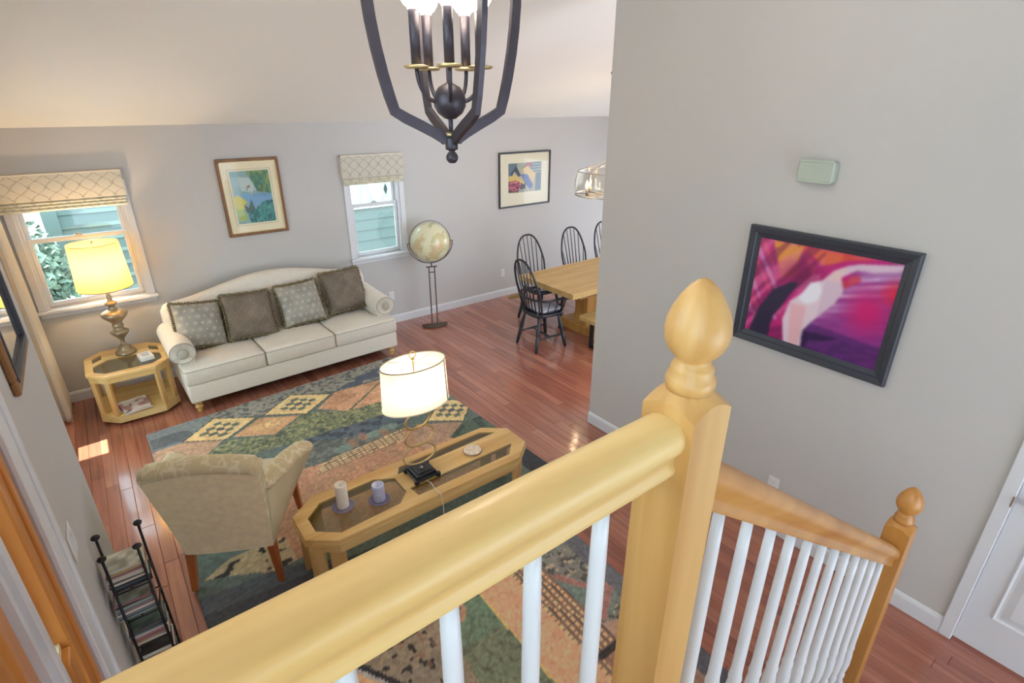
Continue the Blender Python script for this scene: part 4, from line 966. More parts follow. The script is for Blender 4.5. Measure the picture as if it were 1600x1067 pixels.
MB().lathe([(0.012, 0.58), (0.014, 0.62), (0.03, 0.66), (0.032, 0.68), (0.024, 0.705), (0.002, 0.72)], 16).build('light_bulb', M_frost, lamp)
b = MB(); b.tube([(-0.02, -0.075, 0.01), (0.0, -0.12, 0.006), (-0.01, -0.18, 0.006), (-0.008, -0.215, 0.006), (-0.006, -0.250, 0.004), (-0.004, -0.262, -0.03), (0.0, -0.266, -0.1), (0.0, -0.27, -0.40)], 0.003, 6); b.build('cord', M_white, lamp)
bulb('coffee_lamp_light', (lx, ly, 1.11), BULB['coffee'])
# ---- candles on plates
for (nm, lab, px, py, cr, ch, pm, cm, plab) in (
    ('pillar_candle', 'tall ivory pillar candle on the lavender plate nearer the armchair', 0.782, 2.712, 0.036, 0.165, M_lav, M_candle, 'round lavender plate under the tall ivory candle'),
    ('pillar_candle', 'short pale blue pillar candle beside the taller ivory one', 0.983, 2.635, 0.038, 0.115, M_lav, M_candleblue, 'round lavender plate under the short pale blue candle')):
    p = MB().lathe([(0.045, 0.0), (0.062, 0.002), (0.068, 0.008), (0.066, 0.010), (0.058, 0.006), (0.001, 0.005)], 28, (0, 0, 0)).build('candle_plate', pm); p.location = (px, py, 0.42); tag(p, plab, 'plate')
    t = thing(nm, lab, 'candle', (px, py, 0.4255))
    MB().lathe([(cr * 0.98, 0), (cr, 0.006), (cr, ch - 0.006), (cr * 0.96, ch), (cr * 0.82, ch - 0.001), (cr * 0.72, ch - 0.012), (0.001, ch - 0.014)], 28).build('wax', cm, t)
    MB().tube([(0, 0, ch - 0.014), (0.001, 0, ch - 0.004), (0.003, 0, ch + 0.002)], 0.0012, 5).build('wick', M_iron, t)
t = thing('round_coaster', 'round speckled stone dish at the far end of the coffee table', 'dish', (1.728, 2.713, 0.42))
b = MB(); b.lathe([(0.05, 0.0), (0.062, 0.004), (0.067, 0.012), (0.064, 0.015), (0.05, 0.014), (0.001, 0.014)], 30); b.build('dish', mat('speckled_shell', (224, 208, 190), 0.4, vary=0.25, scale=60), t)
b = MB(); b.tube([(0.0655 * cos(2 * pi * k / 36), 0.0655 * sin(2 * pi * k / 36), 0.012) for k in range(36)], 0.0022, 6, True); b.build('rim', M_standbrown, t)

# ================================================================== END TABLE
ex, ey = -0.07, 5.80
et = thing('end_table', 'octagonal honey wood end table with glass top and lower shelf', 'end table', (ex, ey, 0))
HXe, HYe = 0.322, 0.338
oe = octa(-HXe, HXe, -HYe, HYe, 0.135, 0.135)
gA = [(-0.175, -0.215), (0.175, -0.215), (0.270, -0.10), (0.195, 0.085), (-0.135, 0.105), (-0.27, -0.085)]
gA = [(-0.18, -0.25), (0.18, -0.25), (0.262, -0.165), (0.262, -0.03), (0.15, 0.075), (-0.15, 0.075), (-0.262, -0.03), (-0.262, -0.165)]
gB = [(-0.262, 0.055), (-0.19, 0.125), (-0.19, 0.235), (-0.262, 0.165)]; gC = [(0.19, 0.125), (0.262, 0.055), (0.262, 0.165), (0.19, 0.235)]
b = MB(); b._a(*board_with_holes(oe, [gA, gB, gC], 0.472, 0.50)); b.build('tabletop', M_oakx, et, bevel=0.003)
for q in (gA, gB, gC): MB().prism(inset(q, -0.004), 0.4895, 0.4985).build('glass_inset', M_smoked, et)
MB().ringprism(inset(oe, 0.012), inset(oe, 0.035), 0.425, 0.473).build('apron', M_oakx, et)
MB().ringprism(inset(oe, 0.010), inset(oe, 0.04), 0.03, 0.095).build('plinth', M_oakx, et)
MB().prism(inset(oe, 0.03), 0.085, 0.10).build('lower_shelf', M_oakx, et)
ino = inset(oe, 0.012)
for i in (7, 1, 3, 5):       # corner facets: index i -> i+1
    p0 = Vector(ino[i]); p1 = Vector(ino[(i + 1) % 8]); tdir = p1 - p0; nrm = Vector((-tdir.y, tdir.x)).normalized()
    if nrm.dot(p0) > 0: nrm = -nrm
    for a0, a1 in ((0.0, 0.26), (0.74, 1.0)):
        q = [p0 + tdir * a0, p0 + tdir * a1, p0 + tdir * a1 + nrm * 0.028, p0 + tdir * a0 + nrm * 0.028]
        MB().prism([(v.x, v.y) for v in q], 0.09, 0.43).build('post', M_oakz, et, bevel=0.003)
for sx in (-1, 1):
    for sy in (-1, 1):
        b = MB(); b.lathe([(0.012, 0.0), (0.016, 0.006), (0.016, 0.022), (0.010, 0.032)], 12, (sx * 0.2, sy * 0.27, 0)); b.build('caster', M_standbrown, et)
# lamp on it
el = thing('urn_lamp', 'lit lamp with yellow pleated shade and brass urn base by the left window', 'table lamp', (-0.062, 5.955, 0.50))
b = MB(); b.lathe([(0.085, 0.0), (0.088, 0.012), (0.082, 0.03), (0.066, 0.034), (0.062, 0.05), (0.055, 0.058), (0.052, 0.075), (0.030, 0.088), (0.019, 0.10), (0.016, 0.135), (0.024, 0.145)], 30); b.build('pedestal', M_pewter, el)
b = MB(); b.lathe([(0.024, 0.145), (0.028, 0.16), (0.052, 0.185), (0.074, 0.215), (0.075, 0.228), (0.058, 0.24), (0.044, 0.25), (0.040, 0.27), (0.050, 0.283), (0.042, 0.295), (0.040, 0.31), (0.06, 0.335), (0.098, 0.375), (0.108, 0.40), (0.100, 0.415), (0.066, 0.432), (0.04, 0.445)], 32); b.build('urn', M_pewter, el)
b = MB(); b.lathe([(0.04, 0.445), (0.026, 0.455), (0.022, 0.47), (0.034, 0.482), (0.048, 0.495), (0.048, 0.505), (0.030, 0.515), (0.018, 0.53), (0.02, 0.56), (0.012, 0.6), (0.012, 0.68)], 26); b.build('neck', M_pewter, el)
b = MB(); n = 288
def plc(u, v):
    a = 2 * pi * u; r = 0.212 - 0.022 * v; r += 0.0018 * (1 if int(u * n) % 4 < 2 else -1); return (r * cos(a), r * sin(a), 0.655 + 0.40 * v)
b.grid(plc, n, 6, False, True); sh = b.build('lamp_shade', M_shade_e, el)
b = MB(); b.tube([(0.213 * cos(2 * pi * k / 48), 0.213 * sin(2 * pi * k / 48), 0.655) for k in range(48)], 0.0045, 6, True); b.tube([(0.191 * cos(2 * pi * k / 48), 0.191 * sin(2 * pi * k / 48), 1.055) for k in range(48)], 0.0035, 6, True); b.build('shade_trim', M_pewter, sh)
b = MB()
for k in range(3): b.tube([(0, 0, 1.04), (0.188 * cos(k * 2.094), 0.188 * sin(k * 2.094), 1.05)], 0.0018, 6)
b.tube([(0, 0, 0.66), (0, 0, 1.04)], 0.003, 6); b.lathe([(0.003, 1.04), (0.010, 1.055), (0.008, 1.07), (0.002, 1.08)], 10); b.build('harp', M_pewter, sh)
MB().lathe([(0.012, 0.70), (0.014, 0.75), (0.03, 0.79), (0.032, 0.81), (0.024, 0.835), (0.002, 0.85)], 16).build('light_bulb', M_frost, el)
bulb('end_lamp_light', (-0.062, 5.955, 1.37), BULB['end'], (1.0, 0.76, 0.45))
t = thing('tissue_box', 'small white box lying on the glass top of the end table', 'box', (0.072, 5.70, 0.50), radians(8))
MB().box(-0.055, 0.055, -0.075, 0.075, 0, 0.04, 0.004).build('box_body', M_white, t); MB().box(-0.03, 0.03, -0.045, 0.045, 0.0395, 0.042).build('box_opening', mat('pale_grey_slot', (196, 196, 200), 0.6), t)
t = thing('remote_holder', 'flat white card lying on the left side of the end table top', 'card', (-0.22, 5.66, 0.50), radians(20)) if False else None
for i, (lab, dx, dy, rz, pal, z) in enumerate((('pink and white magazine under the other one on the end table shelf', -0.02, 0.01, 0.30, ((150, 70, 100), (214, 190, 200)), 0.1012), ('pale magazine on top of the pink one on the end table shelf', 0.0, -0.01, 0.12, ((226, 214, 206), (176, 128, 128)), 0.1145))):
    t = thing('magazine', lab, 'magazine', (-0.11 + dx, 5.60 + dy, z), rz, 'magazines on the end table shelf')
    MB().box(-0.108, 0.108, -0.138, 0.138, 0, 0.011, 0.001).build('pages', M_white, t)
    def mag(u, v, pal=pal, i=i):
        c = np.tile(np.array(pal[0], float), (len(u), 1)); c = mix(c, pal[1], vn(u, v, 4, i + 3) > 0.52, 0.9); c = mix(c, (70, 60, 60), vn(u, v, 7, i + 8) > 0.78, 0.8); return mix(c, (244, 240, 236), v > 0.84, 0.8)
    picgrid('cover', 30, 38, (-0.108, -0.138, 0.0116), (0.216, 0, 0), (0, 0.276, 0), mag, M_print, t)

# ================================================================== CD RACK
rk = thing('cd_rack', 'black wrought iron rack of stacked cds against the entry wall', 'rack', (0, 0, 0))
posts = {'A': (-0.330, 2.515, 0.96), 'B': (-0.176, 2.515, 0.96), 'C': (-0.318, 2.372, 0.945), 'D': (-0.194, 2.372, 0.945)}
for k, (px, py, h) in posts.items():
    b = MB(); b.tube([(px, py, 0.0), (px, py, h)], 0.0055, 8); p = b.build('post', M_iron, rk)
    MB().lathe([(0.006, h - 0.008), (0.009, h - 0.002), (0.016, h + 0.002), (0.018, h + 0.008), (0.014, h + 0.014), (0.001, h + 0.018)], 14, (px, py, 0)).build('post_knob', M_iron, p)
TIERS = [0.10, 0.262, 0.425, 0.59, 0.755]
for z in TIERS + [0.04]:
    b = MB()
    b.tube([posts['C'][:2] + (z - 0.008,), posts['D'][:2] + (z - 0.008,)], 0.0035, 6); b.tube([posts['A'][:2] + (z - 0.008,), posts['B'][:2] + (z - 0.008,)], 0.0035, 6)
    b.tube([posts['A'][:2] + (z - 0.008,), posts['C'][:2] + (z - 0.008,)], 0.0035, 6); b.tube([posts['B'][:2] + (z - 0.008,), posts['D'][:2] + (z - 0.008,)], 0.0035, 6)
    b.tube([(-0.26, posts['A'][1], z - 0.008), (-0.26, posts['C'][1], z - 0.008)], 0.003, 6); b.build('shelf_bars', M_iron, rk)
M_case = vcol('cd_case', 0.25, spec=0.5)
rcd = random.Random(11); first = None; cdw, cdd, cdh = 0.142, 0.125, 0.0104
spines = [(196, 190, 176), (90, 84, 84), (150, 110, 112), (206, 200, 188), (70, 92, 104), (176, 150, 104), (120, 126, 132), (170, 120, 124), (58, 52, 54), (150, 160, 150)]
covers = [(186, 184, 168), (96, 118, 112), (160, 168, 158), (66, 62, 62), (206, 204, 198)]
names = ['lowest', 'second lowest', 'middle', 'second highest', 'highest']
def cd_mesh(sp, cv, seed):
    nu, nv = 9, 9; b = MB(); hw, hd = cdw / 2, cdd / 2
    b.box(-hw, hw, -hd, hd, 0, cdh); cols = [sp] * 8
    n0 = len(b.v)
    for j in range(nv):
        for i in range(nu): b.v.append((-hw + 0.006 + (cdw - 0.012) * i / (nu - 1), -hd + 0.004 + (cdd - 0.008) * j / (nv - 1), cdh + 0.0003)); k = vn(i * 1.0, j * 1.0, 0.55, seed); cols.append(tuple(np.clip(np.array(cv) * (0.72 + 0.55 * k), 0, 255)))
    for j in range(nv - 1):
        for i in range(nu - 1): b.f.append([n0 + j * nu + i, n0 + j * nu + i + 1, n0 + (j + 1) * nu + i + 1, n0 + (j + 1) * nu + i]); b.mi.append(0); b.sm.append(False)
    return b, np.array(cols)
variants = []
for q in range(10):
    b, cols = cd_mesh(spines[q], covers[q % 5], q)
    o = b.build('cd_case', M_case); tint(o, lin(cols)); variants.append(o.data); COL.objects.unlink(o); bpy.data.objects.remove(o)
for ti, z in enumerate(TIERS):
    nn = (7, 8, 8, 9, 10)[ti]
    for k in range(nn):
        vi = rcd.randrange(10)
        if k == nn - 1: vi = (4, 3, 1, 2, 0)[ti]
        o = bpy.data.objects.new('cd_case', variants[vi]); COL.objects.link(o)
        o.location = (-0.256 - (0.010 if ti == 3 else 0) + rcd.uniform(-0.005, 0.005), 2.444 + rcd.uniform(-0.004, 0.004), z - 0.0035 + k * (cdh + 0.0005)); o.rotation_euler = (0, 0, rcd.uniform(-0.05, 0.05))
        if k == nn - 1: tag(o, 'topmost cd case of the %s stack in the iron rack' % names[ti], 'cd case', 'cds in the iron rack')
        else: tag(o, 'cd case %s from the top of the %s stack in the iron rack' % (('second', 'third', 'fourth', 'fifth', 'sixth', 'seventh', 'eighth', 'ninth', 'tenth')[nn - 2 - k], names[ti]), 'cd case', 'cds inside the %s stack' % names[ti])

# ================================================================== GLOBE ON STAND
GX, GY = 3.228, 5.872; GA = radians(-16.0)
gt = thing('floor_globe', 'antique cream floor globe on a slim brown metal stand below the right window', 'globe', (GX, GY, 0), GA)
b = MB()
half = [(0.165 * cos(pi + pi * k / 24), 0.115 * sin(pi + pi * k / 24)) for k in range(25)]
b.prism(half, 0.004, 0.022, 0.003); b.tube([(-0.168, 0.004, 0.022), (0.168, 0.004, 0.022)], 0.008, 8); b.build('base', M_standbrown, gt)
for sx in (-1, 1): MB().box(sx * 0.036 - 0.0075, sx * 0.036 + 0.0075, -0.009, 0.006, 0.02, 0.79, 0.001).build('upright', M_standbrown, gt)
b = MB(); b.box(-0.07, 0.07, -0.012, 0.01, 0.785, 0.80, 0.002); b.box(-0.036, 0.036, -0.006, 0.004, 0.715, 0.728); b.tube([(0, 0, 0.795), (0, 0, 0.85)], 0.009, 10); b.build('crossbar', M_standbrown, gt)
GZ = 1.105
b = MB(); b.strap([(0.283 * cos(pi * (1.0 + k / 28)), 0, GZ + 0.262 * sin(pi * (1.0 + k / 28)) + 0.0) for k in range(29)], (0, 1, 0), 0.018, 0.009); b.build('yoke', M_standbrown, gt)
b = MB(); tl = radians(16); b.strap([(0.256 * cos(2 * pi * k / 48), 0.256 * sin(2 * pi * k / 48) * sin(tl) * 0.4 - 0.0, GZ + 0.256 * sin(2 * pi * k / 48)) for k in range(49)], (0, 1, 0), 0.014, 0.007)
for sx in (-1, 1): b.tube([(sx * 0.25, 0, GZ), (sx * 0.285, 0, GZ)], 0.006, 8)
b.build('meridian_ring', M_standbrown, gt)
b = MB(); n1, n2 = 64, 40
def gs(u, v):
    a = 2 * pi * u; p = -pi / 2 + pi * v; return (0.243 * cos(p) * cos(a), 0.243 * cos(p) * sin(a), 0.243 * sin(p))
b.grid(gs, n1, n2, True, True); go = b.build('sphere', M_globe, gt); go.location = (0, 0, GZ); go.rotation_euler = (0.3, 0.2, 1.0)
co = np.array(b.v) / 0.243; lon = np.arctan2(co[:, 1], co[:, 0]); lat = np.arcsin(np.clip(co[:, 2], -1, 1))
h = vn(lon * 1.6 + 5, lat * 1.8 + 5, 1, 3) * 0.6 + vn(lon * 4 + 5, lat * 4 + 5, 1, 5) * 0.28 + vn(lon * 9 + 5, lat * 9, 1, 6) * 0.12
c = np.tile(np.array((222., 214., 178.)), (len(co), 1)); land = h > 0.52; hue = vn(lon * 3, lat * 3, 1, 8)
c = mix(c, (204, 190, 140), land, 0.9); c = mix(c, (180, 184, 140), land & (hue > 0.55), 0.8); c = mix(c, (214, 182, 144), land & (hue < 0.3), 0.8); tint(go, lin(c))

# ================================================================== DINING SET
dt = thing('dining_table', 'rustic pine trestle dining table seen past the wall corner', 'dining table', (4.98, 4.53, 0))
TX, TY = 1.03, 0.475
npl = 5; pw = 2 * TY / npl
for i in range(npl):
    MB().box(-TX + 0.14, TX - 0.14, -TY + i * pw + 0.0008, -TY + (i + 1) * pw - 0.0008, 0.695, 0.76, 0.003).build('top_plank', M_pine, dt)
for s in (-1, 1): MB().box(min(s * TX, s * (TX - 0.139)), max(s * TX, s * (TX - 0.139)), -TY, TY, 0.695, 0.76, 0.004).build('breadboard_end', M_pine, dt)
MB().box(-TX + 0.14, TX - 0.14, -TY + 0.03, TY - 0.03, 0.665, 0.695).build('underframe', M_pine_dark, dt)
for s in (-1, 1):
    x0 = s * 0.34
    MB().box(x0 - 0.08, x0 + 0.13, -0.11, 0.11, 0.12, 0.67, 0.006).build('trestle_post', M_pinez, dt)
    MB().box(x0 - 0.10, x0 + 0.15, -0.36, 0.36, 0.0, 0.12, 0.008).build('trestle_foot', M_pinez, dt)
    MB().box(x0 - 0.09, x0 + 0.14, -0.38, 0.38, 0.60, 0.667, 0.006).build('trestle_head', M_pinez, dt)
MB().box(-0.30, 0.30, -0.035, 0.035, 0.28, 0.42, 0.005).build('stretcher', M_pine, dt)
bn = thing('dining_bench', 'pine bench with black metal bracket along the near side of the table', 'bench', (4.98, 3.99, 0))
MB().box(-0.83, 0.83, -0.16, 0.16, 0.392, 0.45, 0.006).build('bench_seat', M_pine, bn)
for s in (-1, 1):
    b = MB(); x0 = s * 0.62; b.box(x0 - 0.03, x0 + 0.03, -0.15, 0.15, 0.378, 0.392); b.box(x0 - 0.03, x0 + 0.03, -0.15, -0.138, 0.0, 0.38); b.box(x0 - 0.03, x0 + 0.03, 0.138, 0.15, 0.0, 0.38); b.box(x0 - 0.03, x0 + 0.03, -0.15, 0.15, 0.0, 0.012); b.build('bench_leg', M_iron, bn)
def windsor(label, loc, rz, arms, group):
    t = thing('windsor_chair', label, 'chair', loc, rz, group)
    ol = []
    for k in range(32):
        a = 2 * pi * k / 32; ca, sa = cos(a), sin(a); e = 0.62
        ol.append((0.215 * math.copysign(abs(ca) ** e, ca), (0.21 + 0.015 * ca) * math.copysign(abs(sa) ** e, sa)))
    b = MB(); n = 32
    vs = [(x, y, 0.415) for x, y in inset(ol, 0.018)] + [(x, y, 0.43) for x, y in ol] + [(x, y, 0.452) for x, y in ol] + [(x, y, 0.458) for x, y in inset(ol, 0.012)] + [(x * 0.5, y * 0.5, 0.447) for x, y in ol]
    fs = [list(range(n))[::-1], list(range(4 * n, 5 * n))] + [[l * n + i, l * n + (i + 1) % n, (l + 1) * n + (i + 1) % n, (l + 1) * n + i] for l in range(4) for i in range(n)]
    b._a(vs, fs, True); b.build('seat', M_black, t, bevel=0)
    foot = {}
    for sx in (-1, 1):
        for sy in (-1, 1):
            top = Vector((sx * 0.135 - 0.01, sy * 0.14, 0.42)); bot = Vector((sx * 0.215 - 0.01, sy * 0.198, 0.0)); foot[sx, sy] = (top, bot)
            pts = [top.lerp(bot, f) for f in (0, 0.1, 0.25, 0.40, 0.5, 0.54, 0.58, 0.8, 1.0)]
            b = MB(); b.tube(pts, [0.014, 0.016, 0.021, 0.024, 0.024, 0.017, 0.023, 0.021, 0.015], 10); b.build('leg', M_black, t)
    P = lambda a, f: foot[a][0].lerp(foot[a][1], f)
    for sy in (-1, 1):
        a = P((-1, sy), 0.62); c = P((1, sy), 0.62); b = MB(); b.tube([a, a.lerp(c, .3), a.lerp(c, .5), a.lerp(c, .7), c], [0.008, 0.011, 0.014, 0.011, 0.008], 8); b.build('stretcher', M_black, t)
    a = (P((-1, -1), 0.62) + P((1, -1), 0.62)) / 2; c = (P((-1, 1), 0.62) + P((1, 1), 0.62)) / 2; b = MB(); b.tube([a, a.lerp(c, .5), c], [0.009, 0.013, 0.009], 8); b.build('stretcher', M_black, t)
    # bow back, reclined
    H = 1.09; w = 0.235
    def bow(t_):     # t_ -1..1
        a = pi / 2 * (1 - t_); yy = w * cos(a) if True else 0; zz = sin(a)
        k = 0.64
        y_ = w * math.copysign(abs(cos(a)) ** 0.78, cos(a)); z_ = 0.455 + (H - 0.455) * abs(sin(a)) ** 0.82
        y_ *= 0.80 + 0.20 * min(1, (z_ - 0.455) / 0.28)
        return Vector((-0.175 - 0.135 * (z_ - 0.455) / (H - 0.455) - 0.0 + 0.05 * (abs(y_) / w) ** 2 * (1 - (z_ - 0.455) / (H - 0.455)), y_, z_))
    b = MB(); b.tube([bow(-1 + 2 * k / 40) for k in range(41)], 0.0125, 8); b.build('bow', M_black, t)
    for k in range(7):
        f = (k - 3) / 3; yb = 0.15 * f; yt = 0.205 * f; best = min((bow(-1 + 2 * q / 200) for q in range(201)), key=lambda p: abs(p.y - yt) + (1 if p.z < 0.75 else 0))
        p0 = Vector((-0.175 + 0.03 * f * f, yb, 0.45)); b = MB(); b.tube([p0, p0.lerp(best, 0.25), p0.lerp(best, 0.5), best], [0.006, 0.0085, 0.007, 0.005], 6); b.build('spindle', M_black, t)
    if arms:
        pts = []
        for k in range(25):
            a = -pi / 2 - 0.35 + (pi + 0.70) * k / 24
            pts.append(Vector((-0.05 - 0.185 * cos(a) * 1.0, 0.262 * math.copysign(abs(sin(a)) ** 0.8, sin(a)), 0.64)))
        pts = [Vector((0.20, pts[0].y * 1.06, 0.632))] + pts + [Vector((0.20, pts[-1].y * 1.06, 0.632))]
        b = MB(); b.tube(pts, [0.020] + [0.015] * (len(pts) - 2) + [0.020], 8); b.build('arm_rail', M_black, t)
        for sy in (-1, 1):
            b = MB(); b.tube([(0.10, sy * 0.19, 0.45), (0.125, sy * 0.235, 0.54), (0.14, sy * 0.262, 0.632)], [0.010, 0.017, 0.009], 8); b.build('arm_post', M_black, t)
            for q in (0, 1):
                b = MB(); b.tube([(0.02 - 0.1 * q, sy * 0.195, 0.45), (0.03 - 0.11 * q, sy * 0.262, 0.638)], 0.006, 6); b.build('arm_spindle', M_black, t)
    return t
windsor('black windsor armchair at the near end of the dining table', (3.945, 4.555, 0), radians(-4), True, 'windsor chairs round the dining table')
windsor('black windsor side chair nearest the globe behind the dining table', (4.47, 5.20, 0), radians(-90), False, 'windsor chairs round the dining table')
windsor('second black windsor side chair from the globe along the back wall', (5.245, 5.20, 0), radians(-90), False, 'windsor chairs round the dining table')
windsor('black windsor side chair half hidden by the right wall edge', (5.885, 5.20, 0), radians(-90), False, 'windsor chairs round the dining table')
def pad(label, loc, rz):
    ol = [(0.17 * math.copysign(abs(cos(a)) ** 0.6, cos(a)), 0.175 * math.copysign(abs(sin(a)) ** 0.6, sin(a))) for a in [2 * pi * k / 32 for k in range(32)]]
    t = thing('seat_pad', label, 'seat pad', loc, rz, 'pads on the dining chairs'); n = 32
    lv = [(0.018, 0.0), (0.0, 0.012), (0.004, 0.026), (0.02, 0.036)]; vs = []
    for d_, z in lv: vs += [(x, y, z) for x, y in inset(ol, d_)]
    vs += [(x * 0.5, y * 0.5, 0.044) for x, y in ol]
    b = MB(); b._a(vs, [list(range(n))[::-1], list(range(4 * n, 5 * n))] + [[l * n + i, l * n + (i + 1) % n, (l + 1) * n + (i + 1) % n, (l + 1) * n + i] for l in range(4) for i in range(n)], True)
    b.build('cushion', M_padfab, t)
    b = MB()
    for sy in (-1, 1): b.tube([(-0.16, sy * 0.13, 0.015), (-0.19, sy * 0.14, 0.02), (-0.20, sy * 0.15, -0.03)], 0.004, 5)
    b.build('tie', M_padfab, t)
m, t_, b_, N_, K_ = nt('striped_pad'); MATS['pad'] = m
tc = N_.new('ShaderNodeTexCoord'); wv = N_.new('ShaderNodeTexWave'); wv.inputs['Scale'].default_value = 9; wv.bands_direction = 'Y'; K_.new(tc.outputs['Object'], wv.inputs['Vector'])
rp = N_.new('ShaderNodeValToRGB'); rp.color_ramp.elements[0].color = L4((120, 120, 140)); rp.color_ramp.elements[1].color = L4((214, 208, 210)); K_.new(wv.outputs['Fac'], rp.inputs[0]); K_.new(rp.outputs[0], b_.inputs['Base Color']); b_.inputs['Roughness'].default_value = 0.95
M_padfab = m
pad('blue grey striped pad on the windsor armchair', (3.965, 4.555, 0.4585), radians(-4))
pad('blue grey striped pad on the side chair behind the armchair', (4.47, 5.18, 0.4585), radians(-90))

# ---- dining chandelier
DX, DY = 4.915, 4.53; cz = ceil_z(DY)
dc = thing('dining_chandelier', 'round clear glass chandelier with lit flame bulbs over the dining table', 'chandelier', (DX, DY, 1.68))
RR = 0.40
b = MB(); b.ringprism([(RR * cos(2 * pi * k / 48), RR * sin(2 * pi * k / 48)) for k in range(48)], [((RR - 0.012) * cos(2 * pi * k / 48), (RR - 0.012) * sin(2 * pi * k / 48)) for k in range(48)], 0.0, 0.014); b.build('lower_ring', M_steel, dc)
b = MB(); r2 = RR * 0.93; b.tube([(r2 * cos(2 * pi * k / 48), r2 * sin(2 * pi * k / 48), 0.27) for k in range(48)], 0.005, 6, True); b.build('upper_ring', M_steel, dc)
for q in range(6):
    a = 2 * pi * q / 6 + radians(210 - 37) + 0.26
    b = MB(); b.strap([(RR * .985 * cos(a), RR * .985 * sin(a), 0.0), (RR * 1.0 * cos(a), RR * 1.0 * sin(a), 0.14), (r2 * cos(a), r2 * sin(a), 0.27)], (-sin(a), cos(a), 0), 0.012, 0.005); b.tube([(r2 * cos(a), r2 * sin(a), 0.27), (0, 0, 0.40)], 0.004, 6); b.tube([(RR * .98 * cos(a), RR * .98 * sin(a), 0.006), (0, 0, 0.0)], 0.005, 6); b.build('strap', M_steel, dc)
    a2 = a + pi / 6
    b = MB(); b.lathe([(0.012, 0.0), (0.012, 0.075), (0.010, 0.08)], 10, (0.28 * cos(a2), 0.28 * sin(a2), 0.0)); b.tube([(0.28 * cos(a2), 0.28 * sin(a2), 0.005), (0, 0, 0.0)], 0.005, 6); s_ = b.build('candle_sleeve', M_steel, dc)
    MB().lathe([(0.006, 0.08), (0.014, 0.098), (0.0165, 0.115), (0.012, 0.14), (0.004, 0.165), (0.001, 0.172)], 12, (0.28 * cos(a2), 0.28 * sin(a2), 0)).build('light_bulb', M_flame, s_)
    bulb('dining_bulb', (DX + 0.28 * cos(a2), DY + 0.28 * sin(a2), 1.68 + 0.19), BULB['dining'] / 6, (1.0, 0.78, 0.5), 0.02)
b = MB(); nn = 72
b.lathe([(RR - 0.008, 0.014), (RR + 0.006, 0.08), (RR + 0.004, 0.17), (r2, 0.265)], nn, cap=False); b.build('glass_drum', M_clear, dc)
b = MB(); b.tube([(0, 0, 0.0), (0, 0, cz - 1.68)], 0.007, 8); b.build('stem', M_steel, dc)
b = MB(); b.M = Matrix.Translation((0, 0, cz - 1.68)) @ Matrix.Rotation(-math.atan(0.286), 4, 'X'); b.lathe([(0.012, -0.03), (0.05, -0.022), (0.066, -0.012), (0.068, 0.0)], 24); b.build('canopy', M_standbrown, dc)

# ---- lantern chandelier in the foyer
CX, CY = 1.010, 1.648; lz = ceil_z(CY)
lc = thing('lantern_chandelier', 'dark bronze cage lantern chandelier with five lit frosted glass cups', 'chandelier', (CX, CY, 2.48))
def zz(v): return v - 2.48
cam_ax = radians(90 - 37.483)      # heading of the view on plan
prof = [(0.020, 2.565), (0.028, 2.572), (0.055, 2.588), (0.105, 2.613), (0.150, 2.634), (0.187, 2.655), (0.201, 2.70), (0.216, 2.76), (0.230, 2.83), (0.240, 2.90), (0.246, 2.97), (0.247, 3.04), (0.242, 3.10), (0.228, 3.16), (0.20, 3.215), (0.15, 3.26), (0.09, 3.29), (0.03, 3.305)]
for th in (210, 120, 30, 300):
    # th is measured in the picture frame: 0 = right, 90 = away from the viewer
    a = radians(th) - pi / 2 + cam_ax
    b = MB(); b.strap([(r * cos(a), r * sin(a), zz(z)) for r, z in prof], (-sin(a), cos(a), 0), 0.017, 0.032); b.build('cage_bar', M_bronze, lc)
b = MB(); b.lathe([(0.001, 0.012), (0.012, 0.014), (0.0195, 0.024), (0.0205, 0.034), (0.016, 0.044), (0.010, 0.050), (0.012, 0.054), (0.020, 0.056), (0.021, 0.062), (0.021, 0.09), (0.018, 0.096)], 24); b.build('finial', M_bronze, lc)
MB().lathe([(0.017, 0.098), (0.022, 0.100), (0.022, 0.106), (0.014, 0.110)], 24).build('gold_collar', M_gold, lc)
MB().lathe([(0.0075, 0.10), (0.0075, 0.165)], 14).build('stem', M_bronze, lc)
MB().lathe([(0.010, 0.150), (0.018, 0.152), (0.040, 0.168), (0.051, 0.188), (0.053, 0.206), (0.048, 0.228), (0.034, 0.246), (0.014, 0.256), (0.008, 0.259), (0.008, 0.30), (0.001, 0.301)], 30).build('ball', M_bronze, lc)
ZP = zz(2.776)
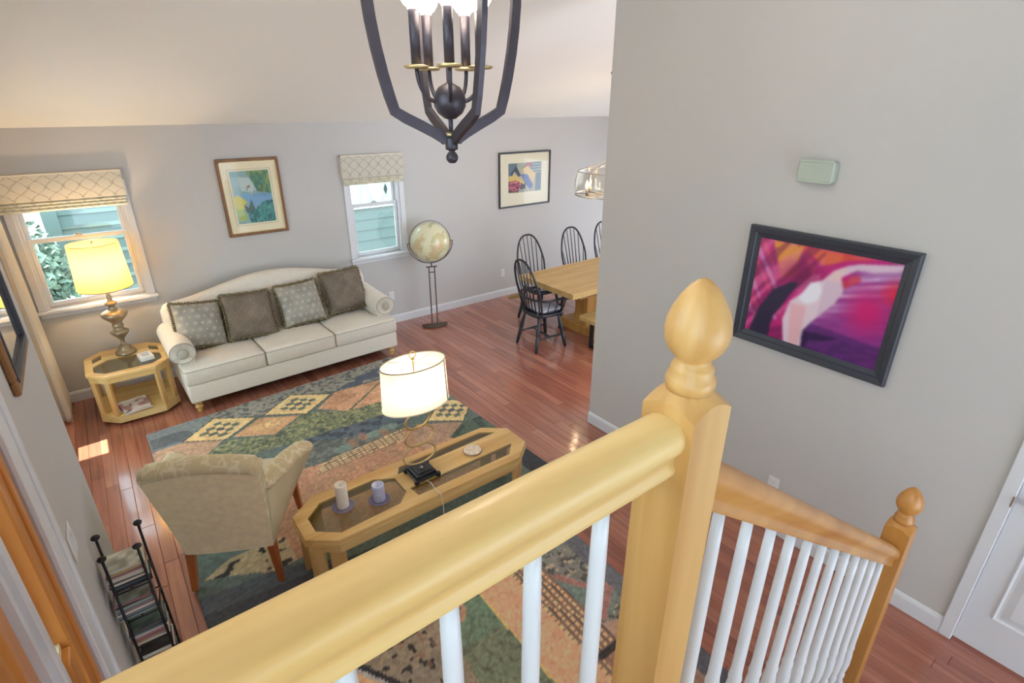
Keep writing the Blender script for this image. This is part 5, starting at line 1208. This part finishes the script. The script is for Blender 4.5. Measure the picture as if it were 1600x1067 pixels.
for q in range(5):
    a = radians(278 + 72 * q) - pi / 2 + cam_ax; r = 0.104
    b = MB(); pts = []
    for k in range(11):
        t = k / 10; e = pi / 2 * t; pts.append(((0.046 + (r - 0.046) * sin(e)) * cos(a), (0.046 + (r - 0.046) * sin(e)) * sin(a), 0.204 + (ZP - 0.204) * (1 - cos(e))))
    b.tube(pts, 0.0065, 8); arm = b.build('arm', M_bronze, lc)
    px, py = r * cos(a), r * sin(a)
    MB().lathe([(0.030, ZP), (0.038, ZP + 0.003), (0.038, ZP + 0.009), (0.020, ZP + 0.012)], 24, (px, py, 0)).build('drip_pan', M_gold, arm)
    MB().lathe([(0.0155, ZP + 0.01), (0.0155, ZP + 0.158), (0.012, ZP + 0.16)], 18, (px, py, 0)).build('candle_sleeve', M_bronze, arm)
    zc = ZP + 0.158
    MB().lathe([(0.010, zc), (0.017, zc + 0.001), (0.018, zc + 0.006), (0.027, zc + 0.012), (0.036, zc + 0.026), (0.042, zc + 0.05), (0.045, zc + 0.08), (0.045, zc + 0.11), (0.042, zc + 0.14)], 24, (px, py, 0), cap=False).build('glass_cup', M_frost, arm)
    bulb('lantern_bulb', (CX + px, CY + py, 2.48 + zc + 0.17), BULB['lantern'] / 5, (1.0, 0.88, 0.70), 0.03)
MB().lathe([(0.008, zz(3.29)), (0.03, zz(3.30)), (0.03, zz(3.32)), (0.008, zz(3.335)), (0.007, zz(lz) - 0.02)], 16).build('rod', M_bronze, lc)
b = MB(); b.M = Matrix.Translation((0, 0, zz(lz))) @ Matrix.Rotation(-math.atan(0.286), 4, 'X'); b.lathe([(0.015, -0.035), (0.06, -0.025), (0.07, 0.0)], 24); b.build('canopy', M_bronze, lc)
b = MB(); 
for k in range(2): b.tube([(0.15 * (1 - k), -0.2, 0.3), (0.2, -0.1, 0.4)], 0.0005, 4)

# ================================================================== WALL PIECES
def frame_x(name, label, x0, x1, z0, z1, fw, fd, mtl, mat_m, art, aw, ah_pad, liner=None):
    """framed picture on the back wall (faces -Y)"""
    t = thing(name, label, 'picture', ((x0 + x1) / 2, BY, (z0 + z1) / 2)); hx = (x1 - x0) / 2; hz = (z1 - z0) / 2
    for (a, c, u, v) in ((-hx, hx, hz - fw, hz), (-hx, hx, -hz, -hz + fw), (-hx, -hx + fw, -hz + fw, hz - fw), (hx - fw, hx, -hz + fw, hz - fw)):
        MB().box(a, c, -fd, -0.001, u, v, min(0.005, fw * 0.25)).build('frame_rail', mtl, t)
    if liner:
        b = MB(); f2 = fw + 0.008
        for (a, c, u, v) in ((-hx + fw, hx - fw, hz - f2, hz - fw), (-hx + fw, hx - fw, -hz + fw, -hz + f2), (-hx + fw, -hx + f2, -hz + fw, hz - fw), (hx - f2, hx - fw, -hz + fw, hz - fw)): b.box(a, c, -fd * 0.75, -0.004, u, v)
        b.build('gilt_liner', liner, t)
    MB().box(-hx + fw, hx - fw, -0.010, -0.002, -hz + fw, hz - fw).build('matboard', mat_m, t)
    l, r_, bo, to = aw
    if ah_pad:
        b = MB(); e = ah_pad
        for (a, c, u, v) in ((l - e, r_ + e, to + e, to + e + .003), (l - e, r_ + e, bo - e - .003, bo - e), (l - e - .003, l - e, bo - e - .003, to + e + .003), (r_ + e, r_ + e + .003, bo - e - .003, to + e + .003)): b.box(a, c, -0.0108, -0.0095, u, v)
        b.build('mat_line', MATS['grey_shade_trim'], t)
    picgrid('art', 110, 130, (l, -0.0112, bo), (r_ - l, 0, 0), (0, 0, to - bo), art, M_printgloss, t)
    MB().box(-hx + fw, hx - fw, -0.016, -0.0145, -hz + fw, hz - fw).build('glazing', M_glaze, t)
    return t
def art_pond(u, v):
    c = np.tile(np.array((150., 176., 172.)), (len(u), 1)); n1 = vn(u, v, 6, 1); n2 = vn(u * 1.5, v * 0.7, 18, 2); n3 = vn(u, v, 40, 3)
    c = mix(c, (112, 150, 150), n1 > 0.5, 0.5); c = mix(c, (196, 206, 198), inpoly(u, v, [(0.2, 0.9), (0.6, 0.85), (0.7, 0.68), (0.5, 0.6), (0.22, 0.63)]), 0.8)
    c = mix(c, (120, 164, 204), inpoly(u + 0.05 * n1, v + 0.06 * n2, [(0.0, 0.6), (1, 0.6), (1, 0.44), (0.55, 0.34), (0.25, 0.5)]), 0.85)
    g = inpoly(u, v, [(0.42, 1.0), (1.0, 1.0), (1.0, 0.55), (0.64, 0.6), (0.5, 0.84)]); c = mix(c, (92, 140, 96), g, 0.9); c = mix(c, (146, 160, 76), g & (n1 > 0.55), 0.8); c = mix(c, (60, 106, 90), g & (n2 > 0.6), 0.7)
    y = inpoly(u + 0.06 * (n1 - .5), v + 0.05 * (n2 - .5), [(0.0, 0.53), (0.2, 0.54), (0.34, 0.42), (0.22, 0.28), (0.22, 0.06), (0.03, 0.06), (0.0, 0.3)]); c = mix(c, (206, 190, 62), y & (v > 0.28), 0.95); c = mix(c, (164, 180, 84), y & (v <= 0.28), 0.95)
    c = mix(c, (70, 92, 90), inpoly(u, v, [(0.43, 0.47), (0.52, 0.2), (0.27, 0.2), (0.22, 0.37), (0.34, 0.3)]), 0.85)
    t = inpoly(u + 0.08 * (n2 - .5), v + 0.06 * (n1 - .5), [(0.3, 0.16), (0.69, 0.37), (1.05, 0.42), (1.05, -0.02), (0.33, -0.02)]); c = mix(c, (62, 136, 128), t, 0.9); c = mix(c, (40, 96, 100), t & (n2 > 0.55), 0.8); c = mix(c, (110, 176, 172), t & (n3 > 0.75), 0.7)
    c = mix(c, (136, 98, 60), inpoly(u, v, [(0.36, 0.69), (0.43, 0.735), (0.47, 0.71), (0.43, 0.68)])); c = mix(c, (60, 70, 70), inpoly(u, v, [(0.355, 0.64), (0.375, 0.7), (0.39, 0.64)]), 0.8)
    for k in range(7):
        x0 = 0.55 + 0.06 * k; c = mix(c, (58, 90, 78), (np.abs(u - x0 - 0.25 * (v - 0.6) * (1 - k * 0.3)) < 0.006) & (v > 0.5) & (v < 0.95), 0.6)
    return c
frame_x('framed_painting', 'portrait framed pond watercolour above the sofa', 1.088, 1.690, 1.385, 2.163, 0.030, 0.028, M_frame_brown, M_matboard, art_pond, (-0.19, 0.19, -0.265, 0.265), 0.016, M_gold)
def art_bowl(u, v):
    c = np.tile(np.array((188., 176., 146.)), (len(u), 1)); n1 = vn(u, v, 9, 1); n2 = vn(u, v, 26, 4)
    c = mix(c, (96, 116, 132), inpoly(u, v, [(0.0, 1.0), (0.25, 1.0), (0.26, 0.9), (0.11, 0.62), (0.0, 0.6)])); c = mix(c, (160, 170, 150), inpoly(u, v, [(0.26, 1.0), (0.54, 1.0), (0.42, 0.82), (0.4, 0.64), (0.3, 0.85)]))
    s = inpoly(u, v, [(0.72, 1.0), (1.0, 1.0), (1.0, 0.64), (0.77, 0.68), (0.6, 0.86)]); c = mix(c, (100, 130, 150), s & ((v * 11) % 1 > 0.45)); c = mix(c, (170, 164, 150), s & ((v * 11) % 1 <= 0.45), 0.8)
    c = mix(c, (112, 124, 138), inpoly(u, v, [(0.83, 0.64), (1.0, 0.66), (1.0, 0.02), (0.81, 0.02)])); c = mix(c, (216, 186, 132), inpoly(u, v, [(0.41, 0.82), (0.49, 0.65), (0.57, 0.6), (0.76, 0.31), (0.81, 0.63), (0.56, 0.9)]))
    c = mix(c, (170, 112, 104), inpoly(u, v, [(0.40, 0.80), (0.54, 1.0), (0.72, 1.0), (0.72, 0.8), (0.6, 0.9), (0.47, 0.84)]))
    c = mix(c, (92, 106, 160), inpoly(u, v, [(0.37, 0.64), (0.57, 0.62), (0.74, 0.26), (0.68, 0.05), (0.47, 0.38)])); c = mix(c, (60, 66, 84), inpoly(u, v, [(0.23, 0.92), (0.38, 0.58), (0.29, 0.57), (0.18, 0.74), (0.10, 0.60), (0.05, 0.66)]))
    c = mix(c, (56, 58, 70), inpoly(u, v, [(0.0, 0.42), (0.2, 0.5), (0.52, 0.36), (0.52, 0.12), (0.3, 0.06), (0.0, 0.08)])); c = mix(c, (212, 184, 106), inpoly(u, v, [(0.0, 0.58), (0.22, 0.62), (0.5, 0.36), (0.46, 0.3), (0.21, 0.45), (0.0, 0.42)]))
    m = np.hypot((u - 0.18) / 0.21, (v - 0.27) / 0.17) < 1; c = mix(c, (160, 62, 84), m); c = mix(c, (206, 120, 116), m & (n2 > 0.6)); c = mix(c, (90, 44, 70), m & (n2 < 0.3))
    w_ = (v < 0.16) & (u > 0.3) & (u < 0.75); c = mix(c, (236, 228, 200), w_ & (((u * 0.8 + v) * 14) % 1 > 0.5)); c = mix(c, (60, 62, 80), w_ & (((u * 0.8 + v) * 14) % 1 <= 0.5), 0.8); return mix(c, (226, 220, 190), v < 0.05)
frame_x('framed_print', 'black framed abstract still life print above the dining chairs', 4.577, 5.51, 1.305, 2.056, 0.022, 0.03, M_frame_blk, M_matboard2, art_bowl, (-0.30, 0.30, -0.20, 0.225), 0)
# large magenta canyon photograph on the right wall (faces -X)
py0, py1, pz0, pz1 = 0.822, 1.718, 1.285, 2.012
t = thing('framed_photograph', 'large black framed magenta slot canyon photograph on the right wall', 'picture', (RX, (py0 + py1) / 2, (pz0 + pz1) / 2)); hy = (py1 - py0) / 2; hz = (pz1 - pz0) / 2; fw = 0.07
def rail_prism(a, b_, inn_a, inn_b):
    q = MB(); A = [Vector((0, *a)), Vector((0, *b_)), Vector((0, *inn_b)), Vector((0, *inn_a))]
    def lv(f, x): 
        o0 = A[0].lerp(A[3], f); o1 = A[1].lerp(A[2], f); return [(x, o0.y, o0.z), (x, o1.y, o1.z)]
    ring = lv(0, -0.001) + lv(0, -0.030) + lv(0.12, -0.036) + lv(0.55, -0.030) + lv(0.62, -0.022) + lv(1.0, -0.014) + lv(1.0, -0.001)
    n = 7; fs = [[i * 2, i * 2 + 1, ((i + 1) % n) * 2 + 1, ((i + 1) % n) * 2] for i in range(n)] + [[i * 2 for i in range(n)], [i * 2 + 1 for i in range(n)]]
    q._a(ring, fs); q.build('frame_rail', M_frame_blk, t)
cs = [(-hy, -hz), (hy, -hz), (hy, hz), (-hy, hz)]; ci = [(-hy + fw, -hz + fw), (hy - fw, -hz + fw), (hy - fw, hz - fw), (-hy + fw, hz - fw)]
for i in range(4): rail_prism(cs[i], cs[(i + 1) % 4], ci[i], ci[(i + 1) % 4])
def art_canyon(u, v):
    d = v - 0.45 * u; st = vn(u * 0.35 + v, d, 30, 3); st2 = vn(u + 0.2 * v, (v - 0.55 * u) * 9, 3.0, 5)
    c = np.tile(np.array((190., 36., 120.)), (len(u), 1)); c = mix(c, (120, 40, 100), st2 > 0.6, 0.5); e = (u * 0.8 + v * 0.6); ul = (u < 0.45) & (v > 0.2)
    dl = vn((u + 0.55 * v) * 11, u, 1.4, 2); c = mix(c, (206, 150, 196), ul & (u < 0.25) & (dl > 0.66), 0.8); c = mix(c, (224, 80, 110), ul & (dl < 0.3), 0.7)
    c = mix(c, (232, 160, 58), inpoly(u, v, [(0.10, 1.0), (0.34, 1.0), (0.32, 0.84), (0.2, 0.72), (0.14, 0.86)]), 0.9); c = mix(c, (210, 96, 60), inpoly(u, v, [(0.16, 0.8), (0.32, 0.86), (0.34, 0.72), (0.22, 0.62)]), 0.7)
    og = inpoly(u, v, [(0.32, 1.0), (0.86, 1.0), (0.66, 0.94), (0.5, 0.84)]); c = mix(c, (226, 110, 70), og, 0.9); c = mix(c, (236, 160, 120), og & (vn(u * 0.6 + v, (v + 0.5 * u) * 14, 2.0, 4) > 0.55), 0.8); c = mix(c, (210, 60, 60), og & (u > 0.62), 0.6)
    kk = np.clip(1.3 - np.hypot((u - 0.37) / 0.16, (v - 0.72) / 0.16), 0, 1); c = mix(c, (110, 26, 70), kk, 0.7); sk = vn((u * 0.9 - v * 0.5) * 26, (u * 0.5 + v * 0.9) * 3, 1.0, 6); c = mix(c, (232, 130, 170), (sk > 0.62) & (u < 0.5), 0.45); c = mix(c, (110, 20, 76), (sk < 0.34) & (u < 0.5), 0.5); c = mix(c, (44, 38, 66), inpoly(u, v, [(0.03, -0.01), (0.08, 0.26), (0.17, 0.5), (0.3, 0.63), (0.36, 0.63), (0.29, 0.44), (0.21, 0.22), (0.2, -0.01)]))
    R = inpoly(u, v, [(0.47, -0.01), (0.46, 0.17), (0.51, 0.28), (0.64, 0.52), (0.68, 0.66), (0.72, 0.9), (1.0, 1.0), (1.01, -0.01)]); c = mix(c, (150, 60, 140), R); s3 = vn((u * 0.94 + v * 0.34) * 3, (v - 0.36 * u) * 34, 1.0, 8); s4 = vn((u * 0.94 + v * 0.34) * 6, (v - 0.36 * u) * 60, 1.0, 3); lite = np.clip(1.35 - np.abs(v - (0.14 + 0.78 * u)) / 0.26, 0, 1); c = mix(c, (216, 178, 214), R * lite * np.clip(s3 * 2.0 - 0.35, 0, 1), 0.95); c = mix(c, (112, 40, 120), R & (s4 > 0.6), 0.35); c = mix(c, (90, 44, 110), R & (v < 0.32 - 0.1 * u), 0.8); c = mix(c, (70, 40, 92), R & (v < 0.2) & (st > 0.5), 0.6)
    k = np.clip(1.2 - np.hypot((u - 0.86) / 0.17, (v - 0.52) / 0.26), 0, 1); c = mix(c, (206, 34, 110), R * k, 0.95); k = np.clip(1.2 - np.hypot((u - 1.0) / 0.10, (v - 0.74) / 0.13), 0, 1); c = mix(c, (226, 40, 70), R * k, 0.9)
    c = mix(c, (210, 60, 80), inpoly(u, v, [(0.63, 0.70), (0.74, 0.84), (0.78, 0.78), (0.68, 0.68)]), 0.8)
    W = inpoly(u, v, [(0.33, 0.0), (0.29, 0.23), (0.32, 0.43), (0.39, 0.53), (0.44, 0.66), (0.52, 0.71), (0.58, 0.82), (0.66, 0.89), (0.74, 0.93), (0.99, 0.99), (0.99, 0.93), (0.84, 0.88), (0.73, 0.87), (0.64, 0.77), (0.68, 0.66), (0.64, 0.52), (0.51, 0.28), (0.46, 0.17), (0.47, 0.0)])
    c = mix(c, (228, 206, 216), W); c = mix(c, (238, 236, 244), W & (np.hypot((u - 0.44) / 0.09, (v - 0.58) / 0.13) < 1), 0.9); c = mix(c, (214, 186, 204), W & (u > 0.54), 0.8); c = mix(c, (232, 168, 176), W & (v < 0.42) & (u < 0.45) & (u > 0.37 - 0.1 * v), 0.7); c = mix(c, (236, 200, 190), W & (v > 0.72) & (u < 0.66), 0.6)
    c = mix(c, (50, 30, 70), inpoly(u, v, [(0.46, 0.17), (0.72, 0.19), (0.62, 0.12), (0.52, 0.1), (0.50, -0.01), (0.47, -0.01)]), 0.9)
    return c
picgrid('photograph', 160, 120, (-0.0125, hy - fw, -hz + fw), (0, -2 * (hy - fw), 0), (0, 0, 2 * (hz - fw)), art_canyon, M_printgloss, t, 5)
MB().box(-0.012, -0.002, -hy + 0.02, hy - 0.02, -hz + 0.02, hz - 0.02).build('backing_board', M_frame_blk, t)
# wall mirror on the entry wall
my0, my1, mz0, mz1 = 2.27, 2.84, 1.775, 2.72
t = thing('wall_mirror', 'tall mirror with brown wooden frame on the entry wall', 'mirror', (LX, (my0 + my1) / 2, mz0)); hy = (my1 - my0) / 2; H = mz1 - mz0; fw = 0.05; fd = 0.022
M_mframe = wood('mirror_frame_brown', (122, 82, 44), (150, 104, 58), 2, 0.4, 14, 0.1)
for (a, c, u, v) in ((-hy, hy, 0, fw), (-hy, hy, H - fw, H), (-hy, -hy + fw, fw, H - fw), (hy - fw, hy, fw, H - fw)):
    MB().box(0.001, fd, a, c, u, v, 0.006).build('frame_rail', M_mframe, t)
b = MB(); e = fw - 0.016
for (a, c, u, v) in ((-hy + e, hy - e, e, fw + .004), (-hy + e, hy - e, H - fw - .004, H - e), (-hy + e, -hy + fw + .004, fw, H - fw), (hy - fw - .004, hy - e, fw, H - fw)): b.box(fd - 0.012, fd + 0.004, a, c, u, v, 0.003)
b.build('inner_bead', M_frame_blk, t)
MB().box(0.002, 0.012, -hy + fw - .005, hy - fw + .005, fw - .005, H - fw + .005).build('mirror_glass', M_mirror, t)
# switch plate and outlets, chime cover, floor vent
def plate_y(name, label, cat, yc, zc, w_, h_, x, s, n_sw, outlet):
    t = thing(name, label, cat, (x, yc, zc))
    MB().box(min(0.0005 * s, 0.006 * s), max(0.0005 * s, 0.006 * s), -w_ / 2, w_ / 2, -h_ / 2, h_ / 2, 0.002).build('cover_plate', M_white, t)
    for k in range(n_sw):
        yy = (k - (n_sw - 1) / 2) * 0.046
        if outlet:
            for z_ in (-0.02, 0.02): MB().box(min(0.005 * s, 0.008 * s), max(0.005 * s, 0.008 * s), yy - 0.014, yy + 0.014, z_ - 0.013, z_ + 0.013, 0.002).build('socket', M_trim, t)
        else: MB().box(min(0.005 * s, 0.011 * s), max(0.005 * s, 0.011 * s), yy - 0.012, yy + 0.012, -0.03, 0.03, 0.002).build('rocker', M_trim, t)
    return t
plate_y('light_switch', 'white double light switch on the entry wall beside the door casing', 'switch', 2.203, 1.2, 0.116, 0.116, LX, 1, 2, False)
plate_y('wall_outlet', 'white outlet low on the entry wall behind the cd rack', 'outlet', 2.56, 0.35, 0.072, 0.116, LX, 1, 1, True)
plate_y('wall_outlet', 'white outlet on the right wall above the stair handrail', 'outlet', 1.262, 0.355, 0.072, 0.116, RX, -1, 1, True)
for lab, px, pz in (('white outlet on the back wall right of the sofa arm', 2.84, 0.378), ('white outlet on the back wall just left of the windsor chairs', 4.636, 0.362)):
    t = thing('wall_outlet', lab, 'outlet', (px, BY, pz)); MB().box(-0.036, 0.036, -0.006, -0.0005, -0.058, 0.058, 0.002).build('cover_plate', M_white, t)
    for z_ in (-0.02, 0.02): MB().box(-0.014, 0.014, -0.008, -0.005, z_ - 0.013, z_ + 0.013, 0.002).build('socket', M_trim, t)
t = thing('door_chime', 'pale sage doorbell chime box high on the right wall', 'door chime', (RX, 1.405, 2.345))
b = MB(); b.box(-0.052, -0.001, -0.095, 0.095, -0.055, 0.055, 0.008); b.build('chime_body', M_sage, t); MB().box(-0.056, -0.048, -0.088, 0.088, 0.044, 0.060, 0.003).build('top_lip', M_sage, t); MB().box(-0.056, -0.048, -0.088, 0.088, -0.060, -0.044, 0.003).build('bottom_lip', M_sage, t)
t = thing('floor_vent', 'brass floor register by the back baseboard near the windsor chairs', 'vent', (4.80, 6.14, 0))
b = MB(); b.box(-0.15, 0.15, -0.06, 0.06, 0.0005, 0.005, 0.002); b.build('vent_frame', M_vent, t)
for k in range(14): MB().box(-0.13 + k * 0.0195, -0.122 + k * 0.0195, -0.045, 0.045, 0.004, 0.008).build('vent_slat', M_vent, t)
# ---- roman shades
def roman(name, label, x0, x1, zt, zb, vz):
    t = thing(name, label, 'window shade', ((x0 + x1) / 2, BY, zt)); hx = (x1 - x0) / 2; 
    def pat(X, Z, base=(206, 198, 182), line=(164, 156, 144)):
        c = np.tile(np.array(base, float), (len(X), 1)); p = 0.118; ph = 2 * pi * Z / 0.21
        k = np.floor(X / p); d1 = np.abs((X % p) - p / 2 - p * 0.46 * np.sin(ph)); d2 = np.abs((X % p) - p / 2 + p * 0.46 * np.sin(ph)); m = np.minimum(d1, d2) < 0.0048; return mix(c, line, m, 0.9)
    H = zt - vz; n, m = 150, 46
    def fn(u, v): return (-hx + 2 * hx * u, -0.05 - 0.006 * sin(pi * v), -H * v)
    b = MB(); b.grid(fn, n, m); o = b.build('valance', M_roman, t); a = np.array(b.v); tint(o, lin(pat(a[:, 0] + 1, a[:, 2] + 1)))
    b = MB(); b.box(-hx, hx, -0.055, -0.001, -0.012, 0.0); b.box(-hx, -hx + 0.004, -0.05, -0.001, -H, 0); b.box(hx - 0.004, hx, -0.05, -0.001, -H, 0); b.build('headrail', M_sofa, t)
    z = vz; k = 0; hh = (vz - zb) / 4
    for k in range(4):
        def fold(u, v, k=k):
            a = pi * v; return (-hx + 0.012 + (2 * hx - 0.024) * u, -0.016 - 0.030 * sin(a) - 0.004 * k, -(zt - vz) + 0.02 - hh * k - (hh * 1.25) * v)
        b = MB(); b.grid(fold, 120, 10); o = b.build('fold', M_roman, t); a = np.array(b.v); tint(o, lin(pat(a[:, 0] + 1, a[:, 2] * 1.0 + 1.3 + k, (228, 220, 200), (186, 176, 160))))
    return t
roman('roman_shade', 'wide cream trellis roman shade raised over the left window', -0.70, 0.300, 2.128, 1.80, 1.905)
roman('roman_shade', 'narrow cream trellis roman shade raised over the window by the globe', 2.355, 3.125, 2.136, 1.79, 1.885)
# ---- curtain along the left wall
t = thing('curtain_panel', 'long cream damask curtain hanging in the far left corner', 'curtain', (LWX + 0.06, 6.0, 0))
def cur(u, v):
    y = -0.20 + 0.46 * u; a = u * 2 * pi * 4.5; zz_ = 2.30 - 2.285 * v
    pinch = 0.62 + 0.38 * v; return (0.040 + 0.045 * sin(a) * (0.45 + 0.55 * v), y * pinch, zz_)
b = MB(); b.grid(cur, 110, 40); o = b.build('drape', M_curtain, t)
s = o.modifiers.new('thick', 'SOLIDIFY'); s.thickness = 0.003
b = MB(); b.tube([(0.03, -2.86, 2.32), (0.03, 0.24, 2.32)], 0.011, 10); b.build('rod', M_iron, t)
for k in range(8): 
    b = MB(); yy = -0.11 + 0.035 * k; b.tube([(0.03 + 0.018 * cos(2 * pi * q / 16), yy, 2.315 + 0.018 * sin(2 * pi * q / 16)) for q in range(16)], 0.0025, 5, True); b.build('curtain_ring', M_iron, t)

t2 = thing('curtain_panel', 'unseen cream curtain added to block sun at the side window', 'curtain', (LWX + 0.06, 3.36, 0))  # added out of view to keep sun off part of the floor
b = MB(); b.grid(lambda u, v: (0.030 + 0.028 * sin(u * 2 * pi * 4) * (0.5 + 0.5 * v), -0.2 + 0.4 * u, 2.30 - 2.285 * v), 160, 30); o = b.build('drape', M_curtain, t2)
s = o.modifiers.new('thick', 'SOLIDIFY'); s.thickness = 0.003
# ================================================================== OUTSIDE THE WINDOWS
ground = struct(MB().box(-14, 20, BY + 0.15, 26, -0.5, -0.35).build('ground', M_ground)); struct(MB().box(-14, LWX - 0.15, -6, BY + 0.15, -0.5, -0.35).build('ground', M_ground))
HY0 = 9.6
hs = thing('neighbour_house', 'teal lap sided neighbouring house outside the windows', 'house', (3.4, HY0, -0.35))
MB().box(-3.85, 6.0, 0.03, 0.2, 0, 4.2).build('wall', M_siding, hs)
for k in range(19):
    z = 0.30 + k * 0.19; b = MB(); b._a([(-3.85, 0.03, z), (6.0, 0.03, z), (6.0, 0.0, z), (-3.85, 0.0, z), (-3.85, 0.03, z + 0.2), (6.0, 0.03, z + 0.2), (6.0, 0.018, z + 0.2), (-3.85, 0.018, z + 0.2)], [(0, 1, 2, 3), (4, 7, 6, 5), (3, 2, 6, 7), (0, 3, 7, 4), (1, 5, 6, 2)]); b.build('siding_board', M_siding, hs)
MB().box(-3.95, -3.78, -0.02, 0.2, 0, 4.2).build('corner_board', M_siding, hs)
MB().box(0.0, 3.2, -0.05, 0.03, 1.27, 2.2, 0.01).build('white_panel', M_exttrim, hs)
for (x0, dx) in ((0.44, 0.06), (0.66, -0.10), (0.86, 0.17), (1.02, -0.16), (1.22, 0.0), (1.5, 0.1), (1.75, -0.1)):
    b = MB(); b._a([(x0, -0.07, 1.38), (x0 + 0.085, -0.07, 1.38), (x0 + dx + 0.085, -0.07, 1.80), (x0 + dx, -0.07, 1.80), (x0, -0.05, 1.38), (x0 + 0.085, -0.05, 1.38), (x0 + dx + 0.085, -0.05, 1.80), (x0 + dx, -0.05, 1.80)], [(0, 1, 2, 3), (7, 6, 5, 4), (0, 4, 5, 1), (1, 5, 6, 2), (2, 6, 7, 3), (3, 7, 4, 0)]); b.build('brace', M_extgreen, hs)
MB().box(-3.9, 6.0, -0.06, 0.2, 0.0, 0.32).build('foundation', mat('concrete_foundation', (150, 140, 138), 0.9, vary=0.2), hs)
def shrub(label, loc, rx, rz_, n, seed):
    t = thing('garden_shrub', label, 'shrub', loc); rr = random.Random(seed)
    b = MB()
    for k in range(7):
        a = rr.random() * 6.28; b.tube([(0, 0, 0), (0.12 * rx * cos(a), 0.12 * rx * sin(a), rz_ * 0.4), (0.5 * rx * cos(a), 0.5 * rx * sin(a), rz_ * 0.9)], [0.03, 0.02, 0.006], 6)
    b.build('branches', M_bark, t)
    b = MB()
    for k in range(n):
        u = rr.random() ** 0.4; a = rr.random() * 6.28; e = math.acos(1 - 2 * rr.random()); p = Vector((rx * u * sin(e) * cos(a), rx * u * sin(e) * sin(a), rz_ * (0.55 + 0.5 * u * cos(e))))
        d1 = Vector((rr.uniform(-1, 1), rr.uniform(-1, 1), rr.uniform(-1, 1))).normalized(); d2 = d1.orthogonal().normalized(); s = 0.05 + 0.05 * rr.random()
        b._a([p - d1 * s, p + d2 * s * 0.45, p + d1 * s, p - d2 * s * 0.45], [(0, 1, 2, 3)])
    f = b.build('foliage', M_leaf, t); f['kind'] = 'stuff'
    return t
shrub('tall grey green shrub outside the left side of the left window', (-0.86, 8.9, -0.35), 0.46, 1.75, 5200, 3)
shrub('low green shrub outside under the left window', (-0.30, 8.25, -0.35), 0.30, 0.85, 1500, 4)
